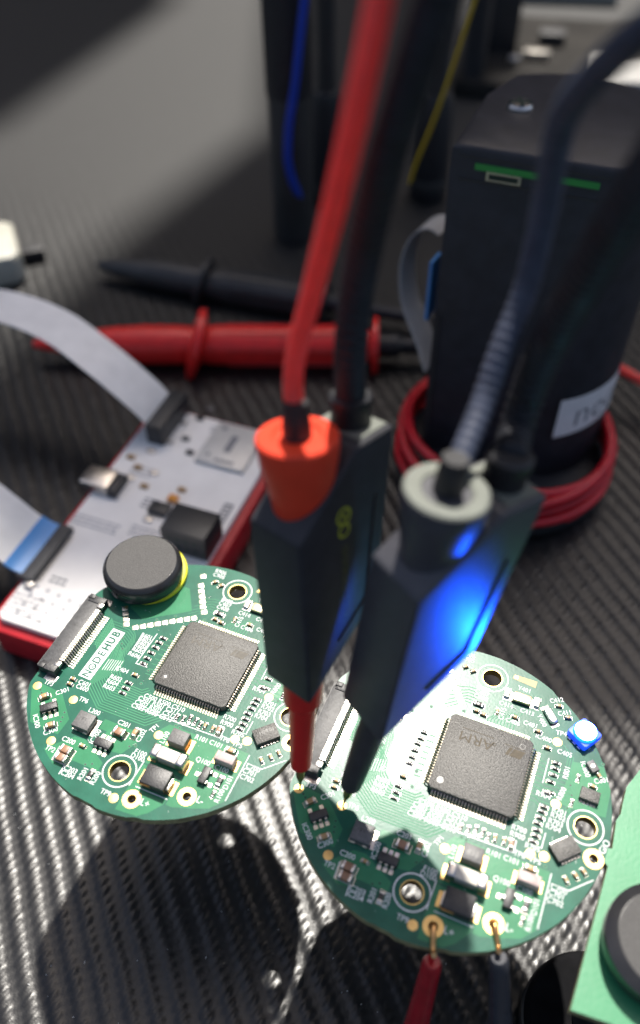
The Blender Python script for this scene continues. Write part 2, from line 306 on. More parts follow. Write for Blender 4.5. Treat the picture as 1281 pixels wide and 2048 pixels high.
TEXTS = [('C301', -16.87, -9.95, 45, 1), ('IC300', -17.69, -16.51, -45, 1), ('C300', -14.34, -17.19, 45, 1), ('TP2', -12.51, -19.89, 0, 1), ('TP3', -20.04, -9.49, 0, 1), ('TP6', -12.5, -10.05, 0, 1), ('L200', -9.54, -11.24, 0, 1), ('C201', -3.6, -11.29, 0, 1), ('C202', 0.2, -12.06, 90, 1), ('C200', -10.56, -17.47, 0, 1), ('IC200', -6.81, -15.15, 90, 1), ('C203', -7.29, -21.72, 0, 1), ('C204', -7.25, -22.61, 0, 1), ('R201', -5.0, -21.5, 90, 1), ('R200', -2.76, -21.39, 90, 1), ('TP9', 0.11, -22.86, 0, 1), ('C601', -14.19, -7.19, 0, 1), ('C600', -14.09, -8.1, 0, 1), ('C404', -9.57, -2.27, 0, 1), ('R602', -9.7, -4.16, 0, 1), ('R604', -9.77, -5.16, 0, 1), ('R603', -9.8, -6.22, 0, 1), ('R601', -9.21, 5.57, 0, 1), ('R602', -9.15, 4.78, 0, 1), ('R603', -9.1, 4.0, 0, 1), ('R604', -9.12, 3.19, 0, 1), ('R605', -9.1, 2.3, 0, 1), ('R606', -9.26, 1.22, 0, 1), ('R906', -3.57, 24.19, 0, 1), ('C905', -3.47, 23.18, 0, 1), ('B400', 0.74, 18.38, 0, 1), ('C407', 0.74, 17.49, 0, 1), ('C408', 0.76, 16.54, 0, 1), ('Y401', 7.37, 20.96, 0, 1), ('C414', 5.14, 16.85, 0, 1), ('C415', 5.02, 14.96, 90, 1), ('C413', 8.83, 16.81, 0, 1), ('C406', 7.01, 14.1, 0, 1), ('C401', 9.9, 14.74, 0, 1), ('Y400', 11.47, 16.22, -50, 1), ('C412', 12.97, 21.0, 30, 1), ('C411', 14.77, 19.12, 30, 1), ('IC400', 12.48, 13.08, 0, 1), ('TP4', 15.03, 15.08, 10, 1), ('C405', 16.29, 11.72, 0, 1), ('R801', 17.28, 8.52, 90, 1), ('IC800', 19.92, 10.25, -60, 1), ('C801', 22.72, 9.26, 30, 1), ('R904', 14.64, 3.28, 0, 1), ('R800', 17.3, 4.66, 80, 1), ('IC501', 21.4, 4.66, 0, 1), ('R701', 17.58, 1.59, 0, 1), ('R702', 17.55, 0.67, 0, 1), ('R703', 17.41, -0.4, 0, 1), ('R704', 17.23, -1.38, 0, 1), ('R700', 12.42, -3.56, 0, 1), ('R900', 12.42, -4.65, 0, 1), ('R705', 14.98, -5.55, 0, 1), ('TP8', 13.43, -7.35, 0, 1), ('TP5', 15.81, -7.41, 0, 1), ('R101', 9.8, -8.75, 0, 1), ('C101', 12.5, -8.68, 0, 1), ('L100', 4.02, -10.84, 90, 1), ('F100', 1.71, -14.84, 0, 1), ('D100', 1.67, -15.69, 0, 1), ('TP1', 1.57, -10.01, 70, 1), ('Q100', 11.92, -12.2, 0, 1), ('C100', 15.34, -12.25, 0, 1), ('R100', 17.14, -16.41, 90, 1), ('D101', 17.39, -13.84, 90, 1), ('C700', 20.0, -10.14, 0, 1), ('C701', 19.82, -11.04, 0, 1), ('C702', 19.83, -12.12, 0, 1), ('L+', 6.8, -21.98, 0, 1.3), ('L-', 14.62, -18.23, 0, 1.3), ('GIO', 25.09, -1.26, 75, 1.2), ('C500 R500 C510', 0.67, -5.18, 0, 1), ('C501 R501 C511', -0.02, -5.97, 0, 1), ('C502 R502 C512', -0.18, -6.85, 0, 1), ('C503 R503 C513', -0.39, -7.64, 0, 1)]
LINES = [[(-7.71, 6.88), (-8.02, -0.16), (-5.74, -0.1)], [(-11.27, -18.81), (-11.17, -21.31), (-8.66, -21.37), (-8.61, -23.09)], [(3.97, -20.1), (9.76, -20.07)], [(3.0, -15.82), (2.92, -20.38)], [(-3.29, -7.63), (4.73, -7.63), (12.57, -7.41), (12.46, -5.42)], [(16.33, -2.54), (16.26, -5.21)], [(18.48, -8.28), (18.34, -16.78)], [(18.75, -9.74), (21.39, -9.75), (24.42, -6.85)], [(14.09, 9.9), (14.1, 5.31)]]
CHIP = (4.2, 4.05)
HOLES = [(0.19, -18.85, 1.67), (1.6, 21.11, 1.67), (21.81, 0.66, 1.67), (4.5, -22.16, 0.71), (12.38, -18.46, 0.71), (23.86, -3.7, 0.71)]
LED = (18.5, 15.9)

def outline():
    pts = []; n = 180; cut = -23.25
    for i in range(n):
        a = 2 * math.pi * i / n; r = 25.6 + 0.012 * math.sin(a * 47) + 0.012 * math.sin(a * 29 + 1)
        d = math.degrees(a)
        if 262 < d < 268 or 283 < d < 288 or 58 < d < 62: r -= 0.22
        x, y = r * math.cos(a), r * math.sin(a)
        if x < cut:
            y = max(-10.6, min(10.6, y)); x = cut
        if pts and (Vector(pts[-1]) - Vector((x, y))).length < 0.05: continue
        pts.append((x, y))
    return pts
def holed_plate(name, outer, holes, z0, z1, mats, nseg=28):
    """plate with round holes: material 0 top and bottom, 1 outer edge, 2 hole walls"""
    bm = bmesh.new(); loops = [outer] + [[(x + r * math.cos(2 * math.pi * i / nseg), y + r * math.sin(2 * math.pi * i / nseg)) for i in range(nseg)] for x, y, r in holes]
    for z, flip in ((z1, False), (z0, True)):
        es = []; rings = []
        for lp in loops:
            vs = [bm.verts.new((x * S, y * S, z * S)) for x, y in lp]; rings.append(vs)
            es += [bm.edges.new((vs[i], vs[(i + 1) % len(vs)])) for i in range(len(vs))]
        r = bmesh.ops.triangle_fill(bm, use_beauty=True, edges=es)
        for f in r['geom']:
            if isinstance(f, bmesh.types.BMFace):
                f.normal_update()
                if (f.normal.z < 0) != flip: f.normal_flip()
        if not flip: top = rings
        else: bot = rings
    for li, (t, b) in enumerate(zip(top, bot)):
        for i in range(len(t)):
            j = (i + 1) % len(t); f = bm.faces.new((b[i], b[j], t[j], t[i])); f.material_index = 1 if li == 0 else 2; f.smooth = True
            if li: f.normal_flip()
    me = bpy.data.meshes.new(name); bm.to_mesh(me); bm.free()
    for mm in mats: me.materials.append(M[mm])
    me.set_sharp_from_angle(angle=math.radians(40)); return me

# ---- shared small chip components: body, two end caps and two solder pads, in one small mesh
DIM = {'c402': (1.0, .52, .5, 'tan'), 'c603': (1.6, .82, .8, 'tan'), 'c603s': (1.4, .8, .75, 'brown'), 'c805': (2.05, 1.25, 1.1, 'brown'), 'c603w': (1.7, .95, .6, 'white'),
       'r402': (1.0, .52, .34, 'rblack'), 'r603': (1.55, .8, .45, 'rblack'), 'r603k': (1.6, .8, .6, 'epoxy'), 'pad': (.6, .5, 0, 'tan')}
_small = {}
def small_mesh(ty):
    if ty in _small: return _small[ty]
    L, W, H, bm_ = DIM[ty]; b = MB()
    if ty == 'pad':
        b.cbox(.62, .5, 0.0, .07, .03, 1)
    else:
        e = L * .22
        b.cbox(L - 2 * e + .02, W * .97, .04, H * .97, min(.06, H * .15), 0)
        for s_ in (-1, 1):
            b.cbox(e, W, .03, H, min(.07, H * .2), 1, cx=s_ * (L / 2 - e / 2))
            x0 = s_ * (L / 2 - e * .6); pw = W * 1.12; lp = L * .34
            # solder fillet and pad
            xs = sorted((x0, x0 + s_ * lp)); b.box(xs[0], xs[1], -pw / 2, pw / 2, .0, .035, 2)
            xe = L / 2 * s_; hf = H * .6
            b.add([(xe, -W * .48, hf), (xe, W * .48, hf), (xe + s_ * lp * .5, W * .48, .04), (xe + s_ * lp * .5, -W * .48, .04), (xe, -W * .48, .04), (xe, W * .48, .04)],
                  [[0, 1, 2, 3], [0, 3, 4], [1, 5, 2]], 1)
    _small[ty] = b.mesh({'c': 'capacitor', 'r': 'resistor', 'p': 'pad'}[ty[0]], [bm_, 'tin', 'padtin'], 50)
    return _small[ty]

def gull(mb, pts, wd, mi, mtx):
    """lead bent from a strip: pts = (out, z) centre line, 0.12 thick"""
    o = len(mb.v); R = []
    for i, (a, z) in enumerate(pts):
        p0 = pts[max(i - 1, 0)]; p1 = pts[min(i + 1, len(pts) - 1)]; d = Vector((p1[0] - p0[0], p1[1] - p0[1])).normalized(); n = Vector((-d.y, d.x)) * .07
        R.append([(a + n.x, -wd / 2, z + n.y), (a + n.x, wd / 2, z + n.y), (a - n.x, wd / 2, z - n.y), (a - n.x, -wd / 2, z - n.y)])
    mb.loft(R, mi); mb.xf(o, mtx)

def RZ(a, x=0, y=0): return Matrix.Translation((x, y, 0)) @ Matrix.Rotation(math.radians(a), 4, 'Z')

def make_board():
    B = thing('circuit_board', '', 'circuit board')
    link('laminate', holed_plate('laminate', outline(), HOLES, -1.6, 0, ['mask', 'edge', 'goldrim']), B)
    # copper areas under the mask
    p = MB()
    for poly in ([(3.6, -8.4), (9.2, -8.4), (12.6, -8.1), (18.2, -8.1), (18.2, -17.0), (16.5, -18.9), (14.3, -19.8), (11.0, -20.9), (9.9, -20.9), (9.9, -16.0), (3.3, -16.0), (3.3, -12.2), (2.6, -9.8)],
                 [(3.2, -16.3), (9.6, -16.3), (9.6, -21.0), (8.0, -23.2), (6.6, -24.3), (2.9, -24.6), (2.9, -20.4)],
                 [(-7.1, -11.7), (.2, -11.7), (.2, -13.6), (-1.2, -16.2), (-4.6, -16.6), (-5.6, -16.6), (-5.6, -13.6), (-7.1, -13.6)],
                 [(-18.6, -17.0), (-12.9, -17.2), (-12.7, -14.1), (-16.7, -10.3), (-21.4, -10.0), (-22.6, -11.0)],
                 [(-13.6, -20.2), (-10.0, -16.4), (-8.0, -16.2), (-3.1, -18.7), (-3.1, -20.2), (-8.0, -20.2), (-8.8, -21.7), (-10.5, -22.0)],
                 [(-15.6, 10.2), (-11.9, 8.6), (-4.3, 13.8), (-7.2, 18.3), (-12.0, 18.4)],
                 [(17.2, 3.0), (19.0, 2.8), (24.4, 3.4), (24.4, 8.0), (22.6, 11.8), (17.8, 10.8)]):
        cut = [(x, y, r_) for x, y, r_ in HOLES if any(abs(x - q) < .02 for q in (4.5, 12.38)) and min(a for a, b_ in poly) < x < max(a for a, b_ in poly) and min(b_ for a, b_ in poly) < y < max(b_ for a, b_ in poly)]
        if cut:
            bm = bmesh.new(); es = []
            for lp in [poly] + [[(x + 1.2 * math.cos(2 * math.pi * i / 24), y + 1.2 * math.sin(2 * math.pi * i / 24)) for i in range(24)] for x, y, r_ in cut]:
                vs_ = [bm.verts.new((x, y, 0)) for x, y in lp]; es += [bm.edges.new((vs_[i], vs_[(i + 1) % len(vs_)])) for i in range(len(vs_))]
            bmesh.ops.triangle_fill(bm, use_beauty=True, edges=es); bm.verts.index_update()
            p.add([(v_.co.x, v_.co.y, .010) for v_ in bm.verts], [[v_.index for v_ in (f.verts if f.normal.z >= 0 else reversed(f.verts))] for f in bm.faces]); bm.free()
        else:
            p.poly(poly, .010)
    p.flat = True; kind(p.build('copper_area', 'pour', B, 0), 'stuff')
    # tracks
    t = MB(); N = 14
    for i in range(N):
        s_ = i / (N - 1); P1 = (-10.3 - 3.0 * s_, -.5 - 2.5 * s_); P0 = (-17.4, P1[1] + (P1[0] + 17.4))
        P2 = (P1[0] + .4 - .6 * s_, -2.7 - 4.9 * s_); P3 = (-8.2 - 1.4 * s_, -4.4 - 6.0 * s_); P4 = (-4.2 + 4.0 * s_, -4.5 - 5.7 * s_)
        P5 = (P4[0] + .9 + 1.6 * s_, P4[1] + .8 + 1.6 * s_)
        t.ribbon([P0, P1, P2, P3, P4, P5], .20, .018)
    for i in range(12):                                    # left connector to the processor's left side
        v = 5.6 - .52 * i; t.ribbon([(-17.4, v + .6), (-13.0, v + .6), (-11.6, v - .2), (-11.1, v - .9 - .1 * i), (-10.6, v - 2.2)], .15, .016)
    for i in range(9):                                     # top side, up to the crystals
        u = 3.0 + .55 * i; t.ribbon([(u, 12.6), (u, 13.2 + .12 * i), (u + .7, 14.0 + .3 * i), (u + .7, 15.2 + .1 * i)], .15, .016)
    for i in range(10):                                    # right side
        v = 9.0 - .8 * i; t.ribbon([(12.8, v), (13.6, v), (14.2, v - .4), (18.2 + .1 * i, v - .4), (19.2, v - 1.2)], .15, .016)
    for i in range(8):
        v = 6.0 - 1.1 * i; t.ribbon([(-4.2, v + .4), (-5.4, v + .4)], .15, .016)
    for k in range(6): t.ribbon([(-4.2 - .1 * k, 17.0 - k), (-1.5, 17.9 - k * .6), (.2, 17.9 - k * .6)], .13, .016)
    for k in range(3): t.ribbon([(15.8 + .5 * k, 13.2 - .5 * k), (17.0 + .4 * k, 12.0 - .3 * k), (17.0 + .4 * k, 9.4 - .3 * k), (18.5, 8.4 - .5 * k)], .14, .016)
    kind(t.build('track_network', 'trace', B, 0), 'stuff')
    # vias
    v = MB()
    vp = [(-3.8, -7.5), (-20.6, -11.2), (-20.1, -11.6), (-14.2, -13.3), (-14.0, -14.2), (-13.8, -15.0), (.3, -14.0), (-.6, -14.5), (-4.6, -19.5), (-5.6, -20.0), (-5.1, -20.9), (4.6, -8.2), (5.4, -8.3), (-5.0, -3.4), (-5.2, -.6),
          (18.6, -3.4), (18.2, -4.2), (17.4, -7.6), (18.3, 6.6), (18.8, 5.0), (18.6, 2.6), (13.0, 12.8), (16.5, 16.6), (22.4, 12.2), (-9.4, 9.6), (-6.6, 11.6), (-1.2, 12.9), (-13.1, 3.6), (-12.6, 2.5), (-11.9, 1.6), (-9.8, -11.3), (2.0, -7.9)]
    for i, (x, y) in enumerate(vp):
        v.disc(x, y, .17, .022, 10, 0); v.ring(x, y, .17, .30, .021, 12, 1)
    kind(v.build('via_dots', ['via', 'trace'], B, 0), 'stuff')
    # silkscreen: reference letters, outlines, rings and the name block
    k = MB()
    for s_, x, y, a, h in TEXTS: put_text(k, s_, x, y, a, 1.22 * h, .030, 0, .008, .92)
    for ln in LINES: k.ribbon(ln, .16, .030)
    for x, y, r in HOLES[:3]: k.ring(x, y, 2.62, 2.84, .030, 56)
    for i in range(7): k.ribbon([(-12.9 + .42 * i, -3.6 + .12 * i), (-12.9 + .42 * i, -1.2 + .1 * i)], .10, .030)
    for a in (0, 90, 180): pass
    kind(k.build('silkscreen_lettering', 'silk', B, 0), 'stuff')
    n = MB(); c = Matrix.Translation((-14.75, -.7, 0)) @ Matrix.Rotation(math.radians(88), 4, 'Z'); o = len(n.v)
    n.poly([(-5.5, -1.28), (5.5, -1.28), (5.5, 1.28), (-5.5, 1.28)], .028, 0)
    for i, ch in enumerate('N DEHUB'):
        x = -4.55 + i * 1.52
        if ch != ' ': put_text(n, ch, x, 0, 0, 2.1, .040, 1, .085 if i > 3 else .035, .92)
        else:
            n.ring(x, 0, .48, .72, .040, 24, 1); n.ring(x, .08, .12, .24, .040, 16, 1); n.ribbon([(x - .26, -.36), (x, -.08), (x + .26, -.36)], .12, .041, 1)
    n.xf(o, c); n.build('name_block', ['silk', 'mask'], B, 0)
    # plated holes, test points, module pads
    for x, y, r in HOLES[:3]:
        g = MB(); g.ring(x, y, r, r + .14, .024, 40); g.build('hole_rim', 'goldrim', B, 0)
    for x, y, r in HOLES[3:]:
        g = MB(); g.lathe([(r + .02, .03), (1.53, .03), (1.55, .0)], 40, x, y, 0, False); g.build('wire_pad', 'gold', B, 40)
    tpm = MB(); tpm.lathe([(.78, 0), (.77, .025), (.70, .035)], 26); tpm = tpm.mesh('test_pad', 'gold')
    for x, y in TEST: link('test_pad', tpm, B, at(x, y, 0))
    pm = MB(); pm.cbox(1.08, 1.0, 0, .07, .05); pm = pm.mesh('module_pad', 'padtin')
    for x, y in MODPADS: link('module_pad', pm, B, at(x, y, 0, 33.6 + random.uniform(-2, 2)))
    q = MB(); q.poly([(4.85, 22.4), (9.05, 22.0), (9.1, 23.4), (5.0, 23.35)], .024, 0); q.poly([(5.1, 22.6), (5.75, 22.55), (5.8, 23.2), (5.15, 23.2)], .032, 1)
    q.build('bare_window', ['bare', 'gold'], B, 0)
    # small components
    for ty, x, y, a in SMALL:
        o = link({'c': 'capacitor', 'r': 'resistor', 'p': 'solder_pad'}[ty[0]], small_mesh(ty), B, at(x + random.uniform(-.03, .03), y + random.uniform(-.03, .03), 0, a + random.uniform(-2.5, 2.5)))
    # processor
    b = MB(); b.cbox(14, 14, .12, 1.5, .16, 0, corner=.55); pr = b.build('processor', 'chip', B, 40, at(*CHIP))
    for side in range(4):
        l = MB()
        for i in range(25):
            gull(l, [(6.9, .80), (7.25, .80), (7.50, .55), (7.62, .16), (7.80, .09), (8.15, .09)], .235, 0, Matrix.Rotation(side * math.pi / 2, 4, 'Z') @ Matrix.Translation((0, -6 + .5 * i, 0)))
            mm = Matrix.Rotation(side * math.pi / 2, 4, 'Z') @ Matrix.Translation((0, -6 + .5 * i, 0)); o = len(l.v); l.box(7.75, 8.45, -.12, .12, 0, .035, 1); l.xf(o, mm)
        kind(l.build('lead_row', ['leadtin', 'leadtin'], pr, 50), 'stuff')
    e = MB(); put_text(e, 'ARM', -1.9, 3.55, 180, 2.5, 1.508, 0, .0, 1.15); e.ribbon([(-4.6, 5.0), (.7, 5.0)], .13, 1.512)
    o = len(e.v)
    e.poly([(-1.5, -.75), (.35, -.75), (.9, .75), (-.95, .75)], 1.508); e.xf(o, RZ(180, 4.6, 3.7)); o = len(e.v)
    e.poly([(.55, -.75), (1.1, -.75), (1.6, .75), (1.05, .75)], 1.508); e.xf(o, RZ(180, 4.6, 3.7)); e.ribbon([(2.6, 4.75), (6.0, 4.75)], .12, 1.512)
    e.ring(1.0, 3.9, .18, .28, 1.508, 12)
    e.build('etched_marking', 'etch', pr, 0)
    d = MB(); d.ring(-5.35, -5.3, .45, .56, 1.508, 32); d.disc(-5.35, -5.3, .45, 1.506, 32, 0); d.disc(-5.35, -5.3, .2, 1.512, 20, 1); d.ring(5.4, 5.3, .42, .50, 1.508, 28)
    d.build('pin_one_mark', ['etchdk', 'tin'], pr, 0)
    # flat flex connector
    c = MB(); c.cbox(3.6, 15.4, .05, 1.55, .12, 0, cx=-21.55, cy=.65); c.box(-23.5, -22.9, -7.6, 8.9, .1, 1.35, 0)
    cn = c.build('flex_connector', 'conn', B, 40)
    l = MB()
    for yy, s_ in ((8.35, 1), (-7.3, -1)):
        l.cbox(3.3, 1.5, .1, 1.75, .15, 0, cx=-21.2, cy=yy); l.cbox(1.2, .9, 1.5, 1.95, .12, 0, cx=-22.4, cy=yy + .3 * s_)
        l.cbox(1.1, 1.0, 1.2, 1.86, .1, 1, cx=-19.9, cy=yy - 1.0 * s_); l.cbox(2.4, 1.3, .0, .09, .03, 1, cx=-20.3, cy=yy + 1.1 * s_)
    l.build('latch', ['latch', 'tin'], cn, 40)
    l = MB()
    for i in range(24):
        y = -5.2 + .5 * i
        l.box(-20.3, -19.35, y - .15, y + .15, 1.10, 1.58, 0)
        gull(l, [(-19.5, 1.1), (-19.2, .95), (-19.05, .35), (-18.85, .1), (-18.3, .1)], .22, 0, Matrix.Translation((0, y, 0))); l.box(-18.75, -17.75, y - .15, y + .15, 0, .04, 1)
    kind(l.build('contact_row', ['padtin', 'padtin'], cn, 50), 'stuff')
    # power parts
    b = MB(); b.cbox(3.15, 3.0, .3, 1.55, .12, 0); x = b.build('inductor', 'ferrite', B, 40, at(-9.55, -13.85))
    b = MB(); b.box(-1.75, 1.75, -1.55, -.9, 0, .06, 0); b.box(1.3, 2.25, -1.5, 1.5, 0, .06, 0); b.cbox(.8, .5, .05, .45, .08, 0, -1.0, -1.45); b.cbox(.8, .5, .05, .45, .08, 0, .95, -1.45); b.cbox(3.0, 2.8, .05, .35, .05, 1)
    b.build('terminal', ['padtin', 'epoxy'], x, 40)
    b = MB(); put_text(b, 'F', -.25, .1, 0, 1.0, 1.556, 0, 0); put_text(b, 'c', .25, .3, 0, .9, 1.556, 0, 0); b.build('etched_marking', 'etchdk', x, 0)
    b = MB(); b.cbox(3.1, 2.45, .1, 2.2, .12, 0); x = b.build('inductor', 'ferrite', B, 40, at(6.9, -10.75))
    b = MB(); b.box(1.2, 2.35, -1.2, 1.2, 0, .06, 0); b.box(-2.2, -1.3, -1.2, 1.2, 0, .06, 0); b.box(1.5, 1.62, -1.0, 1.0, .05, 1.0, 1); b.build('terminal', ['gold', 'copper'], x, 40)
    b = MB(); put_text(b, 'R15', 0, -.1, 0, 1.15, 2.206, 0, .02); b.build('etched_marking', 'etchdk', x, 0)
    b = MB(); b.cbox(3.6, 2.05, .25, 2.35, .18, 0); x = b.build('fuse', 'white', B, 40, at(7.0, -14.2))
    for s_ in (-1, 1):
        b = MB(); b.cbox(1.45, 2.25, .1, 2.5, .32, 0); b.box(-.2 if s_ > 0 else -1.3, 1.3 if s_ > 0 else .2, -1.2, 1.2, -.0, .08, 1); b.build('end_cap', ['tin', 'gold'], x, 50, at(2.35 * s_, 0))
    b = MB(); b.cbox(4.4, 3.3, .35, 2.2, .16, 0); x = b.build('diode', 'epoxy', B, 40, at(6.95, -18.2))
    b = MB(); b.cbox(.5, 2.0, .1, 1.3, .1, 0, 2.35, 0); b.box(2.0, 3.3, -1.2, 1.2, 0, .1, 1); b.cbox(.35, 2.1, .1, 1.2, .08, 0, -2.3, 0); b.box(-3.1, -2.0, -1.2, 1.2, 0, .08, 1); b.cbox(1.9, .14, 1.0, 1.7, .04, 2, -1.2, -1.68)
    b.build('lead', ['tin', 'gold', 'copper'], x, 40)
    b = MB(); b.cbox(2.75, 1.65, .1, 1.85, .16, 0, corner=.12); x = b.build('bulk_capacitor', 'mauve', B, 45, at(15.5, -10.9))
    for s_ in (-1, 1):
        b = MB(); b.cbox(.6, 1.7, .05, 1.88, .16, 0); b.box(-.1 if s_ > 0 else -.85, .85 if s_ > 0 else .1, -.95, .95, 0, .06, 1); b.build('end_cap', ['mauve', 'gold'], x, 50, at(1.4 * s_, 0))
    def sot(name, x, y, a, L, W, H, leads, mtl='epoxy'):
        b = MB(); b.cbox(L, W, .12, H, .12, 0); o = b.build(name, mtl, B, 40, at(x, y, 0, a))
        for px, sd in leads:
            l = MB(); gull(l, [(W / 2 - .1, H * .55), (W / 2 + .15, H * .55), (W / 2 + .3, .3), (W / 2 + .42, .1), (W / 2 + .75, .1)], .42, 0, Matrix.Translation((px, 0, 0)) @ Matrix.Rotation(math.radians(90 * sd), 4, 'Z'))
            y0, y1 = sorted((sd * (W / 2 + .35), sd * (W / 2 + 1.05))); l.box(px - .32, px + .32, y0, y1, 0, .05, 1); l.build('lead', ['tin', 'padtin'], o, 50)
        return o
    sot('regulator', -16.9, -13.75, 42, 2.9, 1.35, 1.15, [(-.95, -1), (0, -1), (.95, -1), (-.95, 1), (.95, 1)])
    sot('converter', -4.6, -15.95, 0, 3.1, 1.4, 1.1, [(-.95, -1), (0, -1), (.95, -1), (-.95, 1), (0, 1), (.95, 1)])
    sot('transistor', 13.5, -14.45, 90, 2.9, 1.3, 1.0, [(0, 1), (-.95, -1), (.95, -1)])
    b = MB(); b.cbox(4.05, 2.75, .1, 1.0, .06, 0); x = b.build('sensor', 'chip', B, 40, at(19.55, -4.15, 0, 45))
    l = MB()
    for i in range(6):
        for s_ in (-1, 1): l.box(-1.5 + .55 * i, -1.22 + .55 * i, *sorted((s_ * 1.36, s_ * 1.75)), 0, .22, 0)
    kind(l.build('contact_row', 'tin', x, 0), 'stuff')
    b = MB(); put_text(b, 'HM', -.3, .35, 0, 1.0, 1.006, 0, 0); put_text(b, '101', .9, .35, 0, 1.0, 1.006, 0, 0); b.build('etched_marking', 'etchdk', x, 0)
    b = MB(); b.cbox(2.95, 2.0, .05, .9, .05, 0); x = b.build('codec', 'chip', B, 40, at(21.4, 5.75, 0, -2))
    l = MB()
    for i in range(5):
        for s_ in (-1, 1): l.box(-1.2 + .52 * i, -.95 + .52 * i, *sorted((s_ * .98, s_ * 1.35)), 0, .16, 0)
    kind(l.build('contact_row', 'tin', x, 0), 'stuff')
    b = MB(); b.cbox(1.9, 1.3, .05, .85, .06, 0); x = b.build('pressure_sensor', 'ferrite', B, 40, at(20.9, 10.85, 0, -45))
    b = MB(); b.ring(0, 0, .16, .3, .858, 18, 0); b.disc(0, 0, .16, .856, 14, 1); b.build('port', ['tin', 'via'], x, 0)
    b = MB(); b.cbox(3.1, 1.75, .08, .85, .08, 0, corner=.18); x = b.build('crystal', 'lid', B, 45, at(7.4, 18.75))
    b = MB(); b.cbox(3.2, 1.9, .0, .25, .04, 1); b.box(-2.0, -1.2, -.9, .9, 0, .05, 0); b.box(1.2, 2.0, -.9, .9, 0, .05, 0); b.build('base', ['padtin', 'epoxy'], x, 40)
    b = MB(); b.cbox(3.0, 1.35, .08, .85, .2, 0, corner=.3); x = b.build('crystal', 'lid2', B, 45, at(12.6, 17.45, 0, -48))
    b = MB(); b.cbox(3.1, 1.4, .0, .2, .04, 1); b.box(-2.0, -1.2, -.7, .7, 0, .05, 0); b.box(1.2, 2.0, -.7, .7, 0, .05, 0); b.build('base', ['padtin', 'epoxy'], x, 40)
    # RGB LED: white cup with a round window
    b = MB(); b.cbox(4.0, 4.0, .1, 1.5, .1, 0, corner=.25); x = b.build('status_led', 'ledw', B, 40, at(*LED, 0, -33))
    b = MB(); b.lathe([(1.99, 1.45), (1.98, 1.80), (1.90, 2.00), (1.74, 2.10)], 36, caps=False); b.build('lens_rim', 'ledoff', x, 60); b = MB(); b.lathe([(1.74, 2.10), (1.0, 2.24), (.3, 2.28)], 36); b.build('lens', 'ledoff', x, 60)
    for i in range(3):
        for s_ in (-1, 1):
            l = MB(); l.box(-1.35 + 1.05 * i, -.75 + 1.05 * i, *sorted((s_ * 1.85, s_ * 2.4)), 0, .35, 0); l.build('lead', 'tin', x, 0)
    return B

TH = -23.3
boardA = make_board()
boardA.matrix_local = at(-1.69, 7.22, 0, TH)
tag(boardA, 'round green circuit board clamped under a black disc with yellow washer', 'circuit board', 'round green circuit boards')
boardB = copy_tree(boardA)
BM = at(45.889 - 1.69, -19.312 + 7.22, -0.677, TH - 0.18); boardB.matrix_local = BM
tag(boardB, 'round green circuit board with a lit blue lamp, touched by two probe tips', 'circuit board', 'round green circuit boards')
LP = BM @ (Vector((LED[0], LED[1], 3.2)) * S)
ll = bpy.data.lights.new('blue_lamp', 'SPOT'); ll.energy = 0.21; ll.color = (0.0, 0.055, 1.0); ll.shadow_soft_size = 0.0014; ll.spot_size = math.radians(55); ll.spot_blend = 0.6
lo = bpy.data.objects.new('blue_lamp', ll); COL.objects.link(lo); lo.location = LP; lo.rotation_euler = Vector((0.60, 0.40, -0.69)).to_track_quat('Z', 'Y').to_euler()
def descend(o):
    for c in o.children:
        yield c; yield from descend(c)
for o in descend(boardA):
    if o.name.startswith('etched_marking') and o.parent.name.startswith('processor'): o.data = o.data.copy(); o.data.materials[0] = M['etchfaint']
for o in boardB.children:
    if o.name.startswith(('capacitor', 'resistor')): o.matrix_basis = o.matrix_basis @ at(random.uniform(-.06, .06), random.uniform(-.06, .06), 0, random.uniform(-4, 4))
for o in descend(boardB):
    if o.name.startswith('status_led'): o.data = o.data.copy(); o.data.materials[0] = M['ledcase']
    if o.name.startswith('lens'):
        o.data = o.data.copy(); o.data.materials[0] = M['ledrim' if 'rim' in o.name else 'ledon']

# ------------------------------------------------------------------ board holders: magnet base, post, yellow washer, black cap
def holder(label, x, y, ztop, under, rcap=7.45, a=0, rb=15.0):
    """cap lies on a board whose top is at ztop and bottom at under"""
    h = thing('board_holder', label, 'board holder', x, y, MATZ, a, 'black disc board holders')
    k = -MATZ
    b = MB(); b.lathe([(rb - .8, .2), (rb, 1.2), (rb, 8.0), (rb - .6, 9.4), (rb - 1.8, 10.0), (4.2, 10.0)], 56); b.build('base', 'baseblk', h)
    b = MB(); b.lathe([(rb + .02, 2.4), (rb + .35, 2.8), (rb + .35, 5.6), (rb + .02, 6.0)], 56, caps=False); b.build('grip_band', 'rubberg', h)
    b = MB(); b.lathe([(4.0, 10.0), (4.0, k + under - 1.2)], 28); b.build('post', 'black', h)
    b = MB(); b.lathe([(6.9, k + under - 1.2), (7.1, k + under - .05)], 40); b.build('washer', 'yellow', h)
    b = MB(); b.lathe([(7.1, k + ztop + .05), (7.3, k + ztop + .25), (7.3, k + ztop + 1.0), (7.0, k + ztop + 1.25)], 56, .85, .75); b.build('washer', 'yellow', h)
    b = MB(); b.lathe([(7.2, k + ztop + 1.2), (rcap, k + ztop + 1.5), (rcap + .1, k + ztop + 3.0), (rcap, k + ztop + 4.1), (6.75, k + ztop + 5.0), (6.6, k + ztop + 5.05)], 64, caps=True)
    cp = b.build('cap', 'rubberg', h)
    b = MB(); b.lathe([(6.66, k + ztop + 5.0), (6.55, k + ztop + 5.12), (3.0, k + ztop + 5.14), (.2, k + ztop + 5.14)], 56); b.build('cap_face', 'rubber', cp)
    return h
holder('black disc holder with yellow washer clamping the round board left of the probes', -9.9, 29.6, 0, -1.6)
